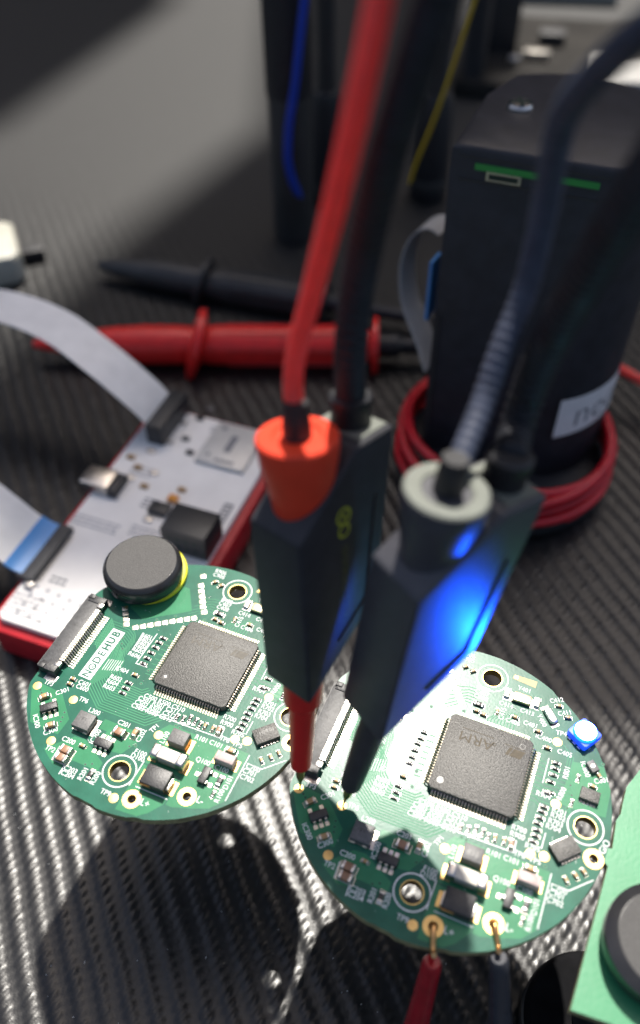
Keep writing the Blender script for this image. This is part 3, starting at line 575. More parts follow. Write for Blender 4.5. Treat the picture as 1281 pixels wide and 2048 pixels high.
holder('black disc holder clamping the plain light green board, cut by the frame edge', 70.8, -38.0, -1.0, -2.6, 8.2, rb=11.6)

# plain light green board at the right
o = thing('plain_board', 'plain light green circuit board with no components beside the round board', 'circuit board', 70, -20, -1)
b = MB(); b.prism([(x - 70, y + 20) for x, y in [(57.0, -44.9), (62.0, -46.6), (64.0, -47.6), (95, -47.6), (95, 12), (84, 12), (80.0, -.5), (76.2, -10.0), (72.6, -13.6), (71.2, -16.5), (70.6, -17.9), (69.6, -19.0), (67.9, -23.4), (66.6, -23.0), (65.9, -24.6), (66.6, -26.0)]], -1.6, 0, 0, side=1)
b.build('laminate', ['pcblight', 'edge'], o, 0)

# ------------------------------------------------------------------ the two probes
T2 = 4.55; LT = 23.83; TD = 0.74
PROF = [(0, 0), (0, 28.24), (11.04, 37.25), (18.03, 37.25), (14.47, 11.0)]
def inset(poly, d):
    n = len(poly); out = []
    cx = sum(p[0] for p in poly) / n; cy = sum(p[1] for p in poly) / n
    for i in range(n):
        p = Vector(poly[i]); a = (Vector(poly[i - 1]) - p).normalized(); c = (Vector(poly[(i + 1) % n]) - p).normalized()
        bis = (a + c).normalized(); s_ = math.sin(math.acos(max(-1, min(1, a.dot(c)))) / 2); out.append(tuple(p + bis * d / max(s_, .3)))
    return out
def rounded_prism(name, poly, t, mtl, parent, bev=.7, seg=3):
    bm = bmesh.new()
    A = [bm.verts.new((-t * S, (d - TD) * S, (h + LT) * S)) for d, h in poly]; B_ = [bm.verts.new((t * S, (d - TD) * S, (h + LT) * S)) for d, h in poly]
    n = len(poly); bm.faces.new(A); bm.faces.new(B_[::-1])
    for i in range(n): bm.faces.new((A[i], B_[i], B_[(i + 1) % n], A[(i + 1) % n]))
    bmesh.ops.recalc_face_normals(bm, faces=bm.faces)
    bmesh.ops.bevel(bm, geom=list(bm.edges), offset=bev * S, segments=seg, profile=.6, affect='EDGES', clamp_overlap=True)
    me = bpy.data.meshes.new(name); bm.to_mesh(me); bm.free(); me.materials.append(M[mtl])
    me.polygons.foreach_set('use_smooth', [True] * len(me.polygons)); me.set_sharp_from_angle(angle=math.radians(28)); return link(name, me, parent)
def probe(label, tip, yaw, tx, ty, tipm, cupm, cuptop, logo, casem, flare):
    mtx = Matrix.Translation(Vector(tip) * S) @ (Matrix.Rotation(ty, 4, 'Y') @ Matrix.Rotation(tx, 4, 'X') @ Matrix.Rotation(yaw, 4, 'Z'))
    P = thing('test_probe', label, 'probe', mtx=mtx, group='hands-free test probes')
    cs = rounded_prism('case', PROF, T2, casem, P)
    # seam groove along the back and lower edge of both broad faces
    ins = inset(PROF, 2.6)
    for s_ in (-1, 1):
        r = MB(); q0 = Vector(ins[3]) * .72 + Vector(ins[4]) * .28; q1 = Vector(ins[4]); q2 = Vector(ins[0]) * .62 + Vector(ins[4]) * .38
        r.tube([(s_ * (T2 + .02), p.x - TD, p.y + LT) for p in (q0, q1, q2)], .24, 8); r.build('seam', 'latch', cs, 50)
    # pale top end
    b = MB(); b.box(-T2 + .8, T2 - .8, 11.9 - TD, 17.4 - TD, LT + 37.1, LT + 37.45, 0); b.build('top_plate', 'paletop', P, 0)
    # needle sleeve and needle
    cy = 0.0
    b = MB(); b.lathe([(1.15, 5.4), (1.6, 5.8), (1.72, 7.4), (2.05, 17.0), (2.1, 18.6), (flare - .1, 19.6), (flare, 22.0), (flare, LT + 5.0)], 28, 0, cy); b.v = [(x, y + 2.6 * z / LT, z) for x, y, z in b.v]; b.build('sleeve', tipm, P)
    b = MB(); b.lathe([(.12, 0.0), (.16, .5), (.24, 1.8), (.66, 3.0), (.74, 3.8), (.74, 6.0)], 18, 0, cy); b.v = [(x, y + 2.6 * z / LT, z) for x, y, z in b.v]; b.build('needle', 'pin', P)
    # cable cup on the sloping shoulder
    cd_, ct = 5.2 - TD, LT + 39.6
    b = MB(); b.lathe([(3.4, ct - 13), (3.9, ct - 8.5), (4.85, ct - 3.2), (5.15, ct - .6), (5.05, ct)], 44, 0, cd_, caps=True); cu = b.build('cable_cup', cupm, P)
    b = MB(); b.lathe([(5.03, ct - .05), (4.85, ct + .22), (3.1, ct + .25), (2.7, ct - .2), (2.5, ct - 2.6)], 44, 0, cd_, caps=False); b.build('cup_rim', cuptop, cu)
    b = MB(); b.lathe([(1.75, ct - 2.4), (1.75, ct + .9), (1.62, ct + 3.4), (1.5, ct + 4.6)], 24, 0, cd_); b.build('strain_relief', 'black', P)
    # gooseneck collar
    b = MB(); b.lathe([(2.6, LT + 36), (2.6, LT + 39.6), (2.8, LT + 40.0), (2.8, LT + 41.2), (2.3, LT + 41.6)], 30, 0, 14.8 - TD); b.build('gooseneck_collar', 'black', P)
    if logo:
        g = MB()
        def onface(mb, start):
            for i in range(start, len(mb.v)):
                x, y, z = mb.v[i]; mb.v[i] = (T2 + .06 + z, x + 8.0 - TD, y + LT + 2)
        o = len(g.v); g.ring(0, 26.4, .95, 1.35, 0, 30, 0); g.ring(0, 24.2, .75, 1.1, 0, 30, 0); g.disc(0, 26.4, .4, 0, 14, 0)
        for i in range(8): g.ring(0, 21.2 - 1.55 * i, .38, .56, 0, 18, 1); g.ribbon([(-.55, 20.6 - 1.55 * i), (.5, 20.6 - 1.55 * i)], .18, 0, 1)
        onface(g, o); g.build('printed_mark', ['ring', 'ringdk'], cs, 0)
    loc = lambda a, d, h: tuple(mtx @ (Vector((a, d - TD, h + LT)) * S) / S)
    return P, loc
PR, rl = probe('dark test probe with red cable cup and red needle sleeve', (20.28, -13.48, -.66), -.76, -.20, -.03, 'red', 'redcup', 'redcup', True, 'caseb', 3.0)
PK, kl = probe('all black test probe with pale cup rim, side lit blue by the lamp', (27.06, -16.24, -.66), -.98, -.10, .12, 'tipblk', 'case', 'paletop', False, 'case', 2.12)

def cable(name, label, cat, pts, r, mtl, rib=0.0, pitch=1.2, group=None, n=16, step=.8):
    sp = spline(pts, min(step, pitch / 4) if rib else step); b = MB(); rad = r
    rr_ = lambda i: r if not isinstance(r, tuple) else r[0] + (r[1] - r[0]) * i / (len(sp) - 1)
    if isinstance(r, tuple): rad = [rr_(i) for i in range(len(sp))]
    if rib:
        L = 0; rad = []
        for i, p in enumerate(sp):
            if i: L += (sp[i] - sp[i - 1]).length
            rad.append(rr_(i) - rib * (0.5 + 0.5 * math.cos(2 * math.pi * L / pitch)) ** 3)
    b.tube(sp, rad, n); o = b.build(name, mtl, None, 60); tag(o, label, cat, group); return o
c0 = rl(0, 5.2, 39.5)
cable('probe_cable', 'thick red silicone cable rising from the red cup', 'cable', [c0, (21.3, 5.0, 68.7), (23.8, 5.1, 79.7), (26.0, 3.1, 90.1), (27.5, 2.2, 97.5), (28.7, 2.6, 103.4), (29.6, 3.2, 108.0), (30.4, 3.3, 112.2), (31.5, -15, 132), (36, -10, 165), (44, 20, 215), (52, 90, 260)], (1.22, 1.3), 'redcab')
c0 = rl(0, 14.8, 40.5)
cable('gooseneck', 'ribbed black gooseneck running up beside the red cable', 'gooseneck', [c0, (27.9, 7.4, 69.6), (28.8, 8.0, 79.7), (30.5, 4.5, 92.8), (32.5, 3.2, 101.2), (34.1, 3.4, 106.8), (35.3, 2.7, 111.7), (35.5, -13, 132), (41, -6, 165), (52, 24, 210), (66, 95, 245)], (2.0, 2.45), 'hose', .32, 1.35)
c0 = kl(0, 5.2, 39.5)
cable('probe_cable', 'black sleeved cable with bluish sheen curving up from the pale rimmed cup', 'cable', [c0, (42.4, .6, 66.0), (44.6, 4.6, 71.0), (47.2, 8.4, 77.2), (47.8, 9.4, 84.8), (47.4, 8.4, 91.4), (47.1, 6.0, 97.0), (48.2, 1.5, 102.4), (49.6, -2.7, 106.6), (54, -7, 113), (62, -10, 126), (78, -2, 150), (118, 50, 190)], 1.5, 'sleeve', .16, 1.2)
c0 = kl(0, 14.8, 40.5)
cable('gooseneck', 'ribbed black gooseneck leaving the black probe towards the frame edge', 'gooseneck', [c0, (48.3, 4.6, 60.2), (49.5, 5.5, 67.9), (50.1, 2.5, 77.4), (50.2, -2.8, 87.4), (50.7, -6.4, 95.0), (51.6, -8.1, 100.3), (52.2, -10.0, 105.3), (49, -25, 124), (58, -20, 148), (80, 0, 180), (125, 60, 215)], (2.2, 3.0), 'hose', .34, 1.4)

# ------------------------------------------------------------------ hook clips on the near edge
def clip(label, hole, top, bot, mtl):
    C_ = thing('hook_clip', label, 'clip', *bot, group='hook clips on the power pads')
    rel = lambda p: tuple(Vector(p) - Vector(bot))
    b = MB(); A, Z = Vector(rel(top)), Vector((0, 0, 0)); d = (Z - A)
    prof = [(0, 1.05), (.012, 1.35), (.05, 1.45), (.3, 1.75), (.6, 2.25), (1.0, 2.6)]
    b.tube([A + d * t for t, r in prof], [r for t, r in prof], 24); b.build('body', mtl, C_)
    b = MB(); hx, hy, hz = hole
    b.tube(spline([rel((hx, hy + .25, hz - 1.8)), rel((hx, hy + .1, hz - .2)), rel((hx, hy - .15, hz + .75)), rel((hx * .7 + top[0] * .3, hy * .72 + top[1] * .28, hz + .75)), rel((hx * .25 + top[0] * .75, hy * .25 + top[1] * .75, hz + .2)), rel(tuple(Vector(top) - (Vector(top) - Vector(bot)).normalized() * -1.5))], .3), .42, 12)
    b.build('hook', 'copper', C_)
    return C_
def bw(u, v):
    a = math.radians(TH - .18); return (44.199 + u * math.cos(a) - v * math.sin(a), -12.092 + u * math.sin(a) + v * math.cos(a), -.68)
clip('dark red clip hooked into the pad marked L plus', bw(4.5, -22.16), (39.0, -38.6, -1.2), (35.6, -49.5, -46.0), 'dkred')
clip('black clip hooked into the pad marked L minus', bw(12.38, -18.46), (48.4, -38.2, -1.2), (53.6, -50.5, -46.0), 'clipblk')

# ------------------------------------------------------------------ white board in its red tray
DA = -21.0; DX, DY = -25.0, 127.5; DW, DL = 41.0, 84.0; DZ = -38.5
def dv(u, v):                        # tray coordinates: u across, v towards the camera
    return (u, -v)
tray = thing('board_tray', 'red plastic tray under the white board', 'tray', DX, DY, MATZ, DA)
b = MB(); b.cbox(DW + 5.0, DL + 5.0, .2, 9.6, .8, 0, DW / 2, -DL / 2, corner=3); b.build('tray_body', 'reddull', tray)
dev = thing('white_board', 'white rectangular circuit board lying in a red tray', 'circuit board', DX, DY, DZ, DA)
b = MB(); b.cbox(DW, DL, -1.6, 0, .1, 0, DW / 2, -DL / 2, corner=1.5); b.build('laminate', 'pcbw', dev, 0)
def part(name, mats, fn, parent=dev, smooth=40):
    b = MB(); fn(b); return b.build(name, mats, parent, smooth)
def px(wx, wy):                      # world to tray coordinates
    a = math.radians(-DA); x, y = wx - DX, wy - DY; return x * math.cos(a) - y * math.sin(a), x * math.sin(a) + y * math.cos(a)
hx, hy = px(-20.5, 118.0)
part('pin_header', ['latch', 'tin'], lambda b: (b.cbox(5.2, 17.0, 0, 7.0, .4, 0, hx, hy), b.box(hx + 2.6, hx + 4.6, hy - 7, hy - 6.2, .1, .7, 1), b.box(hx + 2.6, hx + 4.6, hy + 2, hy + 2.8, .1, .7, 1)))
ux, uy = px(-37.4, 94.0)
x_ = part('usb_socket', ['steel', 'latch'], lambda b: (b.cbox(9.0, 7.5, .2, 3.6, .7, 0, ux + .5, uy, corner=.6), b.cbox(2.6, 7.0, .1, 3.0, .3, 1, ux + 6.0, uy)))
lx, ly = px(-16.0, 87.2); part('amber_lamp', 'amber', lambda b: b.cbox(2.6, 2.2, 0, 1.6, .3, 0, lx, ly))
cx_, cy_ = px(-19.2, 83.4); part('driver_chip', ['epoxy', 'tin'], lambda b: (b.cbox(5.4, 3.8, .2, 1.8, .2, 0, cx_, cy_), [b.box(cx_ - 2.2 + 1.2 * i, cx_ - 1.6 + 1.2 * i, cy_ - 2.9, cy_ + 2.9, .05, .3, 1) for i in range(4)]))
bx_, by_ = px(-9.0, 72.0)
def sock(b):
    b.cbox(12.5, 9.5, 0, 8.5, .3, 0, bx_, by_)
sk = part('socket_block', 'epoxy', sock)
part('socket_holes', 'via', lambda b: [b.box(bx_ - 4.8 + 2.4 * i, bx_ - 3.4 + 2.4 * i, by_ - 4.86, by_ - 4.78, 1.6 + 3 * j, 3.2 + 3 * j, 0) for i in range(5) for j in range(2)], sk, 0)
fx, fy = px(-47.6, 68.6); part('flex_connector', ['conn', 'tin'], lambda b: (b.cbox(4.6, 19.0, 0, 2.2, .3, 0, fx + 1, fy), [b.box(fx + 3.2, fx + 4.3, fy - 8 + i, fy - 7.6 + i, .05, .4, 1) for i in range(16)], b.cbox(2.2, 1.6, .1, 1.4, .2, 1, fx + 2.6, fy - 10.2)))
sx_, sy_ = px(-1.5, 107.5); sc = part('card_socket', 'beige', lambda b: b.cbox(15.0, 17.0, 0, 1.6, .3, 0, sx_, sy_))
def ink(b):
    b.box(sx_ - 1, sx_ + 1, sy_ - 3, sy_ + 4, 1.6, 1.62, 0); b.box(sx_ - 5, sx_ - 4, sy_ - 6, sy_ - 5, 1.6, 1.62, 0); b.box(sx_ - 2, sx_ + 4, sy_ - 7.4, sy_ - 6.4, 1.6, 1.62, 0); b.disc(sx_ - 4.6, sy_ + 6.2, .8, 1.62, 16, 0)
part('socket_marks', 'inkgrey', ink, sc, 0)
def print_(b):
    rnd = random.Random(3)
    for (wx, wy, w_, n, mi) in ((-42, 82.5, 13, 3, 1), (-34, 90, 3, 2, 1), (-26, 78, 7, 3, 1), (-24, 88, 4, 3, 0), (-52, 56, 9, 5, 1), (-29, 101, 6, 3, 1), (-44, 61, 4, 2, 0), (-8, 117, 5, 2, 1)):
        q = px(wx, wy)
        for i in range(n):
            x = q[0]
            while x < q[0] + w_:
                l = rnd.uniform(.6, 1.8); b.box(x, x + l, q[1] - i * 1.4, q[1] - i * 1.4 + .7, .005, .02, mi); x += l + .35
    q = px(-2.4, 80.5); b.box(q[0] - 1.3, q[0] + 1.3, q[1] - 5.5, q[1] + 5.5, .005, .02, 0)
    for i in range(7): b.box(q[0] - .7, q[0] + .7, q[1] - 4.6 + 1.4 * i, q[1] - 3.9 + 1.4 * i, .02, .03, 2)
    for i in range(7):
        for j in range(4): w = px(-50 + 3 * i + j, 50.5 - 1.6 * i + 2.6 * j); b.disc(w[0], w[1], .6, .02, 12, 1)
part('printed_marks', ['inkgrey', 'inkpale', 'pcbw'], print_, dev, 0)['kind'] = 'stuff'
def small_part(name, m_, wx, wy, w_, d_, h_):
    q = px(wx, wy); part(name, m_, lambda b: b.cbox(w_, d_, 0, h_, .12, 0, q[0], q[1]))
for wx, wy, m_ in ((-30.0, 104.5, 'tan'), (-27.4, 100.2, 'tan'), (-24.5, 106.8, 'tin'), (-22.6, 97.8, 'tin'), (-15.0, 112.0, 'ferrite'), (-13.2, 106.0, 'epoxy'), (-11.6, 121.0, 'epoxy'), (-8.6, 125.0, 'ferrite'), (-29.0, 96.0, 'tin'), (-22.0, 80.0, 'tin'), (-24.6, 92.6, 'tan'), (-14.0, 91.0, 'tan')):
    small_part('component', m_, wx, wy, 2.2, 1.4, .9)

# ribbon cables
def ribbon_cable(name, label, path, wvec, w_, mats, tip=None, tail=None):
    sp = spline(path, 1.5); wv = Vector(wvec).normalized() * w_ / 2; b = MB(); R = []
    for i, p in enumerate(sp):
        d = (sp[min(i + 1, len(sp) - 1)] - sp[max(i - 1, 0)]).normalized(); n = d.cross(wv).normalized() * .16
        R.append([p - wv - n, p + wv - n, p + wv + n, p - wv + n])
    NR = 40; RR = []
    for q in R:
        up = (q[2] - q[1]); RR.append([q[0] + (q[1] - q[0]) * (k / NR) for k in range(NR + 1)] + [q[2] + (q[3] - q[2]) * (k / NR) + up * (.35 * (k % 2)) for k in range(NR + 1)])
    b.loft(RR, 0); o = thing(name, label, 'cable', *path[0]); st = Vector(path[0])
    b.v = [tuple(Vector(v) - st) for v in b.v]; b.build('band', mats[0], o, 50)
    for frac, mm, nm in (tip or []):
        k = MB(); n0, n1 = int(frac[0] * (len(R) - 1)), max(int(frac[0] * (len(R) - 1)) + 1, int(frac[1] * (len(R) - 1)))
        Q = []
        for i in range(n0, n1 + 1):
            c = sum((Vector(q) for q in R[i]), Vector()) / 4; Q.append([c + (Vector(q) - c) * 1.03 + ((Vector(R[i][2]) - Vector(R[i][1])).normalized() * (.14 if j > 1 else -.14)) - st for j, q in enumerate(R[i])])
        k.loft(Q, 0); k.build(nm, mm, o, 50)
    return o
LV = (math.cos(math.radians(DA + 90)), math.sin(math.radians(DA + 90)), 0)
ribbon_cable('ribbon_cable', 'wide pale ribbon cable arching from the black header over the red grabber', [(-22.0, 118.0, -34.0), (-24.6, 118.6, -29.5), (-30.0, 120.5, -24.0), (-39.0, 125.5, -18.0), (-52.4, 135.2, -14), (-69.7, 142.9, -12), (-95, 152, -14)], LV, 14.5, ['ffc'])
ribbon_cable('ribbon_cable', 'short white ribbon cable with blue end plugged into the white board\'s side', [(-46.6, 68.4, -36.8), (-50.0, 69.6, -36.0), (-53.6, 71.0, -33.6), (-58.5, 73.0, -29), (-66, 76.5, -25), (-82, 82, -24)], LV, 17.0, ['ffc'], [((.03, .16), 'ffcblue', 'stiffener')])

# ------------------------------------------------------------------ test grabbers lying on the mat
def grabber(label, p0, p1, mtl, r, flange, shaft):
    d = Vector(p1) - Vector(p0); L = d.length; a = math.atan2(d.y, d.x)
    g = thing('test_grabber', label, 'grabber', *p0, math.degrees(a), group='test grabbers on the mat')
    X = Matrix.Rotation(math.pi / 2, 4, 'Y')
    def lat(prof, n=32):
        b = MB(); b.lathe([(rr, x) for x, rr in prof], n); b.xf(0, X); return b
    t = lambda q: q * L
    lat([(0, 1.2), (t(.02), 1.9), (t(.10), 3.4), (t(.17), r * .72), (t(.24), r * .9), (t(.34), r), (t(.44), r * .98), (t(.48), r * .92)]).build('nose', mtl, g)
    fl = lat([(t(.465), r * .9), (t(.475), flange), (t(.495), flange), (t(.51), r * .9)]); fl.v = [(x + z * .28, y, z) for x, y, z in fl.v]; fl.build('flange', mtl, g)
    lat([(t(.50), r * .92), (t(.55), r * 1.02), (t(.95), r * .98), (t(1.0), r * .8)]).build('barrel', mtl, g)
    b = MB()
    for k in range(8):
        o = len(b.v); b.box(t(.58), t(.93), -.55, .55, r * .96, r * 1.07); b.xf(o, Matrix.Rotation(k * math.pi / 4 + .3, 4, 'X'))
    kind(b.build('grip_rib', mtl, g, 0), 'stuff')
    lat([(t(1.0), flange * .8), (t(1.02), flange * .8)]).build('collar', mtl, g)
    lat([(t(1.02), r * .62), (t(1.08), r * .6), (t(1.09), r * .42), (t(1.45), r * .42)]).build('plunger', shaft, g)
grabber('red test grabber with round flange lying behind the white board', (-73, 166.8, -43.2), (42, 163.2, -43.2), 'red', 6.6, 12.0, 'black')
grabber('black test grabber lying behind the red one', (-60, 219, -44.2), (26, 191.5, -44.2), 'darkbox', 5.6, 9.0, 'black')

# ------------------------------------------------------------------ the black tower
TC = Vector((82.0, 126.0))
tw = thing('tower_case', 'tall black rounded case with a white label and flat front', 'case', TC.x, TC.y, MATZ)
A_, B_ = Vector((54.6, 113.6)) - TC, Vector((88.4, 99.8)) - TC
nn = Vector((-(B_ - A_).y, (B_ - A_).x)).normalized(); dd = A_.dot(nn)
def dshape(r, off=0.0):
    fd_ = (B_ - A_).normalized(); nb = nn
    k = 28.0 - r; e = k + 0.0
    Aq = A_ + fd_ * e + nb * max(off, 0); pts = []
    a0 = math.atan2(B_.y, B_.x); a1 = math.radians(104)
    Bq = B_ + nb * max(off, 0)
    for i in range(12): pts.append(Aq + (Bq - Aq) * (i / 11))
    for i in range(1, 49):
        a = a0 + (a1 - a0) * i / 48; rr = r * (1 - .035 * max(0, 1 - i / 6)); pts.append(Vector((rr * math.cos(a), rr * math.sin(a))))
    C2 = A_ + nb * 30 + fd_ * e
    pts += [C2]
    for i in range(1, 8): pts.append(C2 + (Aq - C2) * (i / 8))
    return pts
def dring(r, z, off=0.0): return [(p.x, p.y, z) for p in dshape(r, off)]
H_ = 97.0
b = MB(); b.loft([dring(28.0, 6), dring(28.0, H_ - 1.2), dring(27.6, H_ - .4, .4), dring(26.8, H_, 1.2)]); b.build('shell', 'tower', tw, 40)
b = MB(); b.lathe([(30.5, .2), (31.5, 1.0), (31.5, 3.0), (29.0, 4.0), (28.6, 6.2), (27, 6.6)], 72, -3, -13); b.build('foot', 'black', tw)
lb = MB(); r = 28.12; n = 30; a0, a1 = math.radians(-78), math.radians(-8)
lv = [(r * math.cos(a0 + (a1 - a0) * i / n), r * math.sin(a0 + (a1 - a0) * i / n), z) for z in (22.5, 35.5) for i in range(n + 1)]
lb.add(lv, [[i, i + 1, n + 2 + i, n + 1 + i] for i in range(n)], 0)
vs_, fs_ = text_geo('neoo', 12.5, -.1); w0 = -80
lb.add([((r + .06) * math.cos(math.radians(-56) + x / r), (r + .06) * math.sin(math.radians(-56) + x / r), 28.6 + y * .95) for x, y, _ in [(v[0] + 7.2, v[1], 0) for v in vs_]], fs_, 1)
lb.flat = True; x_ = lb.build('label', ['label', 'inkgrey'], tw, 40); x_['label'] = 'white label with grey rounded letters'
fd = (B_ - A_).normalized(); o2 = Vector((fd.x, fd.y, 0)); out = Vector((-nn.x, -nn.y, 0))
def fpt(s_, z, d=0.0): p = A_ + fd * s_ - nn * d; return (p.x, p.y, z)
def fbox(b, s0, s1, z0, z1, d0, d1, mi=0): b.prism([fpt(s0, 0, d0)[:2], fpt(s1, 0, d0)[:2], fpt(s1, 0, d1)[:2], fpt(s0, 0, d1)[:2]], z0, z1, mi)
b = MB(); fbox(b, 5.6, 33.0, H_ - 5.0, H_ - 3.6, -2, .35); pb = b.build('slotted_board', 'greenpcb', tw, 0)
b = MB(); fbox(b, 8.4, 16.2, H_ - 6.9, H_ - 4.9, -2, .7); fbox(b, 9.0, 15.6, H_ - 6.5, H_ - 5.3, .6, .75, 1); b.build('usb_socket', ['steel', 'via'], pb, 0)
b = MB(); b.lathe([(3.1, H_ - .1), (3.1, H_ + .5), (2.5, H_ + 1.2), (.6, H_ + 1.4)], 28, -9.5, 6); sw = b.build('screw', 'steel', tw)
b = MB(); b.box(-12.0, -7.0, 5.5, 6.5, H_ + 1.1, H_ + 1.55); b.box(-10, -9, 3.6, 8.4, H_ + 1.1, H_ + 1.56); b.build('slot', 'via', sw, 0)
b = MB(); fbox(b, 27.5, 30.5, 34, 54, -1, .12); fbox(b, 28.6, 29.6, 36, 52, .1, .3, 1); b.build('side_slot', ['via', 'lid'], tw, 0)
b = MB(); fbox(b, .2, 1.6, 8, 52, -.5, .5); b.build('edge_rail', 'darkbox', tw, 0)
b = MB(); fbox(b, 2.0, 35.0, H_ - 7.8, H_ - 7.4, -.4, .25); fbox(b, 2.0, 35.0, H_ - 2.6, H_ - 2.2, -.4, .25); b.build('slot_frame', 'darkbox', tw, 0)
# red wire coiled round the foot
cb = MB(); ctr = Vector((79.0, 112.0, 0)); pts = []
for i in range(5 * 64 + 14):
    a = 2 * math.pi * i / 64 - 1.1; k = i / 64; rr = 30.6 + 1.0 * math.sin(k * 2.1) - .25 * k + .7 * math.sin(a * 1.37 + 2 * k) + .4 * math.sin(a * 2.71)
    pts.append((ctr.x + rr * math.cos(a), ctr.y + rr * math.sin(a), MATZ + 5.6 + 2.2 * k + 1.1 * math.sin(a * 1.3 + 1.7 * k) + .5 * math.sin(a * 2.2)))
tail = [(pts[-1][0] + 3, pts[-1][1] + 6, pts[-1][2] + 2), (118.5, 143, -40), (126, 137, -40), (150, 120, -44)]
cb.tube(pts, 1.35, 10); w_ = cb.build('wire_coil', 'redwire', None, 60); tag(w_, 'red wire wound in turns round the foot of the black tower', 'wire')
cable('loose_wire', 'loose red wire running out of frame beside the white label', 'wire', [(104, 150, -40), (112, 147, -38), (119, 142.5, -38), (126, 137, -39), (150, 122, -44)], 1.6, 'redcab')
ribbon_cable('ribbon_cable', 'grey ribbon cable looping out of the black tower with blue end', [(58.6, 134.0, 15.5), (56.0, 136.6, 16.0), (52.0, 138.8, 12.5), (49.6, 139.0, 4), (50.4, 135.0, -6), (54.4, 127, -14), (56.5, 121, -19)], (.55, .83, 0), 9.0, ['ffcgrey'])
b = MB(); b.prism([(53.2, 117.4), (56.0, 122.4), (55.4, 122.8), (52.6, 117.8)], -2, 15); x_ = b.build('ribbon_stiffener', 'ffcblue', None, 0); x_.parent = None
tag(x_, 'small blue plastic strip on the black tower\'s flank', 'strip')

# ------------------------------------------------------------------ things standing behind
def plug(label, x, y, r, h, neck, top, m1='black', m2='darkbox'):
    p = thing('banana_plug', label, 'plug', x, y, MATZ, group='plugs standing behind the probes')
    b = MB(); b.lathe([(r * .92, .2), (r, 1.5), (r, h * .5), (r * .97, h - 4), (r * .8, h), (neck * 1.2, h + .6)], 36); b.build('grip', m1, p)
    b = MB(); b.lathe([(neck * 1.15, h), (neck * 1.05, h + 10), (neck, h + 14), (neck, top)], 24); b.build('boot', m2, p)
    b = MB(); b.lathe([(r * 1.02, h * .12), (r * 1.05, h * .14), (r * 1.05, h * .2), (r * 1.02, h * .22)], 36, caps=False); b.build('ring_band', m2, p)
po = thing('black_post', 'thick black post with a dull grey lower half', 'post', 15.0, 250, MATZ)
b = MB(); b.lathe([(8.0, .2), (8.2, 1), (8.2, 56), (8.0, 57)], 40); b.build('lower_sleeve', 'darkbox', po)  # lighter material puts the light on the lower half into the colour
b = MB(); b.lathe([(8.6, 56.5), (8.7, 57.5), (8.9, 150)], 40); b.build('upper_tube', 'black', po)
plug('slim black plug with narrow boot next to the thick post', 29.0, 280, 7.6, 46, 3.6, 130)
plug('black plug with the thin yellow wire beside it', 73.0, 282, 8.2, 44, 4.0, 78)
cable('thin_wire', 'thin blue wire hanging in front of the thick black post', 'wire', [(25.5, 236, 62), (21.0, 238, 38), (17.5, 239, 14), (14.6, 239.5, -2), (14.0, 240.5, -16), (17.0, 243, -28), (21, 247, -34)], 1.5, 'bluew')
cable('thin_wire', 'thin yellow wire slanting down behind the black gooseneck', 'wire', [(84, 262, 44), (79.5, 262, 26), (74.5, 262, 6), (70.0, 262, -10), (64.5, 262, -26), (62.5, 262, -34)], .8, 'yelw')
cable('thin_wire', 'thin black cable above the plug with the yellow wire', 'wire', [(73, 282, 26), (76, 280, 38), (82, 274, 50), (92, 266, 66)], 1.8, 'black')
o = thing('upright_block', 'black upright block behind the tower at the top edge', 'block', 127, 440, MATZ)
b = MB(); b.cbox(18, 16, .2, 62, .8, 0); b.build('block_body', 'black', o); b = MB(); b.cbox(12, 10, 62, 66, .6, 0); b.build('block_cap', 'darkbox', o)
o = thing('red_knob', 'red knob just inside the top edge between the cables', 'knob', 108, 400, MATZ)
b = MB(); b.lathe([(6, .2), (6, 58), (4, 59)], 24); b.build('stem', 'black', o); b = MB(); b.lathe([(5, 58.8), (8, 60), (8, 70), (6, 72)], 28); b.build('cap', 'red', o)
o = thing('charcoal_unit', 'flat charcoal unit behind the black tower', 'unit', 168, 430, MATZ, -14)
b = MB(); b.cbox(120, 110, .2, 8, 1, 0); b.build('unit_body', 'unitdk', o)
b = MB(); b.cbox(14, 7, 8, 12.5, .6, 0, -20, -15); b.build('bright_connector', 'steel', o)
b = MB(); b.cbox(14, 12, 8, 14, .6, 0, -13, 12); b.build('dark_connector', 'black', o)
b = MB(); b.cbox(34, 36, 8, 13, .8, 0, 26, -34); b.build('grey_module', 'grey', o)
b = MB(); b.lathe([(3, 8), (3, 11), (2, 12)], 20, -31, -24); b.build('round_stud', 'steel', o)
o = thing('pale_box', 'pale box lying at the top edge behind everything', 'box', 178, 560, MATZ, -8)
b = MB(); b.cbox(90, 34, .2, 16, 1, 0); b.build('box_body', 'cream', o); b = MB(); b.cbox(84, 28, 16, 17.5, .6, 0); b.build('box_lid', 'label', o)
o = thing('cream_connector', 'cream plastic connector at the frame edge above the ribbon cable', 'connector', -105, 226, MATZ, 20)
b = MB(); b.cbox(26, 30, .2, 12, 2.0, 0, corner=3); b.build('shell', 'cream', o)
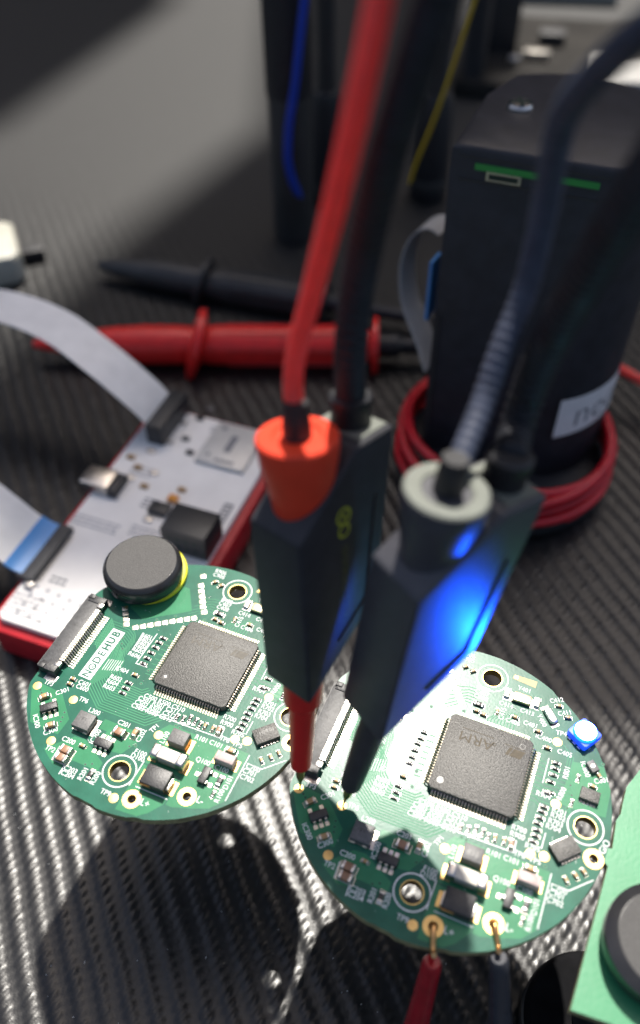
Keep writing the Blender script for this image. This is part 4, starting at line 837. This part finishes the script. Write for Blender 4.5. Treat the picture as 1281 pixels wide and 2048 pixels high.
b = MB(); b.cbox(14, 12, 11.5, 16, 1, 0, -5, 7); b.build('plug_insert', 'latch', o); b = MB(); b.cbox(10, 6, .3, 5, .6, 0, 17, 2); b.build('cable_tail', 'black', o)

# ------------------------------------------------------------------ unseen panels, added and shaped to shade the back of the mat
wl = MB(); wl.box(-3500, 3500, 2400, 2460, MATZ - 1, 2600); kind(wl.build('wall', 'darkwall', None, 0), 'structure')  # unseen surface added far behind to keep sky reflections off the mat
def shade_slab(pts, z):  # adds an unseen slab shaped so its shadow covers the given outline
    sh = Vector((SUN.x / SUN.z, SUN.y / SUN.z)) * (z - MATZ); b = MB(); b.prism([(x + sh.x, y + sh.y) for x, y in pts], z, z + 20)
    kind(b.build('window_frame', 'grey', None, 0), 'structure')
shade_slab([(-104, 62), (0, 50), (60, 26), (240, -6), (420, 180), (300, 345), (128, 352), (128, 720), (-2, 720), (2, 366), (-62, 248), (-92, 180), (-112, 110)], 1500)
shade_slab([(-135, 363), (-67, 557), (-120, 700), (-420, 560), (-300, 330)], 1500)

# ------------------------------------------------------------------ lint and dust lying about
rnd = random.Random(11); d = MB()
for i in range(170):
    x, y = rnd.uniform(-60, 90), rnd.uniform(-45, 60); a = rnd.uniform(0, 6.3); L = rnd.choice((.12, .15, .2, .25, .45)); w = .05
    c, s_ = math.cos(a) * L / 2, math.sin(a) * L / 2; z = MATZ + .04
    d.tube([(x - c, y - s_, z), (x + s_ * .3, y + c * .3, z + .1), (x + c, y + s_, z)], w, 5)
for (cx_, cy_, zz) in ((-1.69, 7.22, .06), (44.2, -12.09, -.62)):
    for i in range(70):
        a = rnd.uniform(0, 6.3); q = 24.5 * math.sqrt(rnd.random()); x, y = cx_ + q * math.cos(a), cy_ + q * math.sin(a); L = rnd.choice((.05, .07, .1, .3)); c, s_ = math.cos(a * 3) * L, math.sin(a * 3) * L
        d.tube([(x - c, y - s_, zz), (x + s_ * .4, y + c * .4, zz + .03), (x + c, y + s_, zz)], .028, 4)
kind(d.build('dust', 'silk', None, 50), 'stuff')['label'] = 'fine pale lint specks on the black mat'
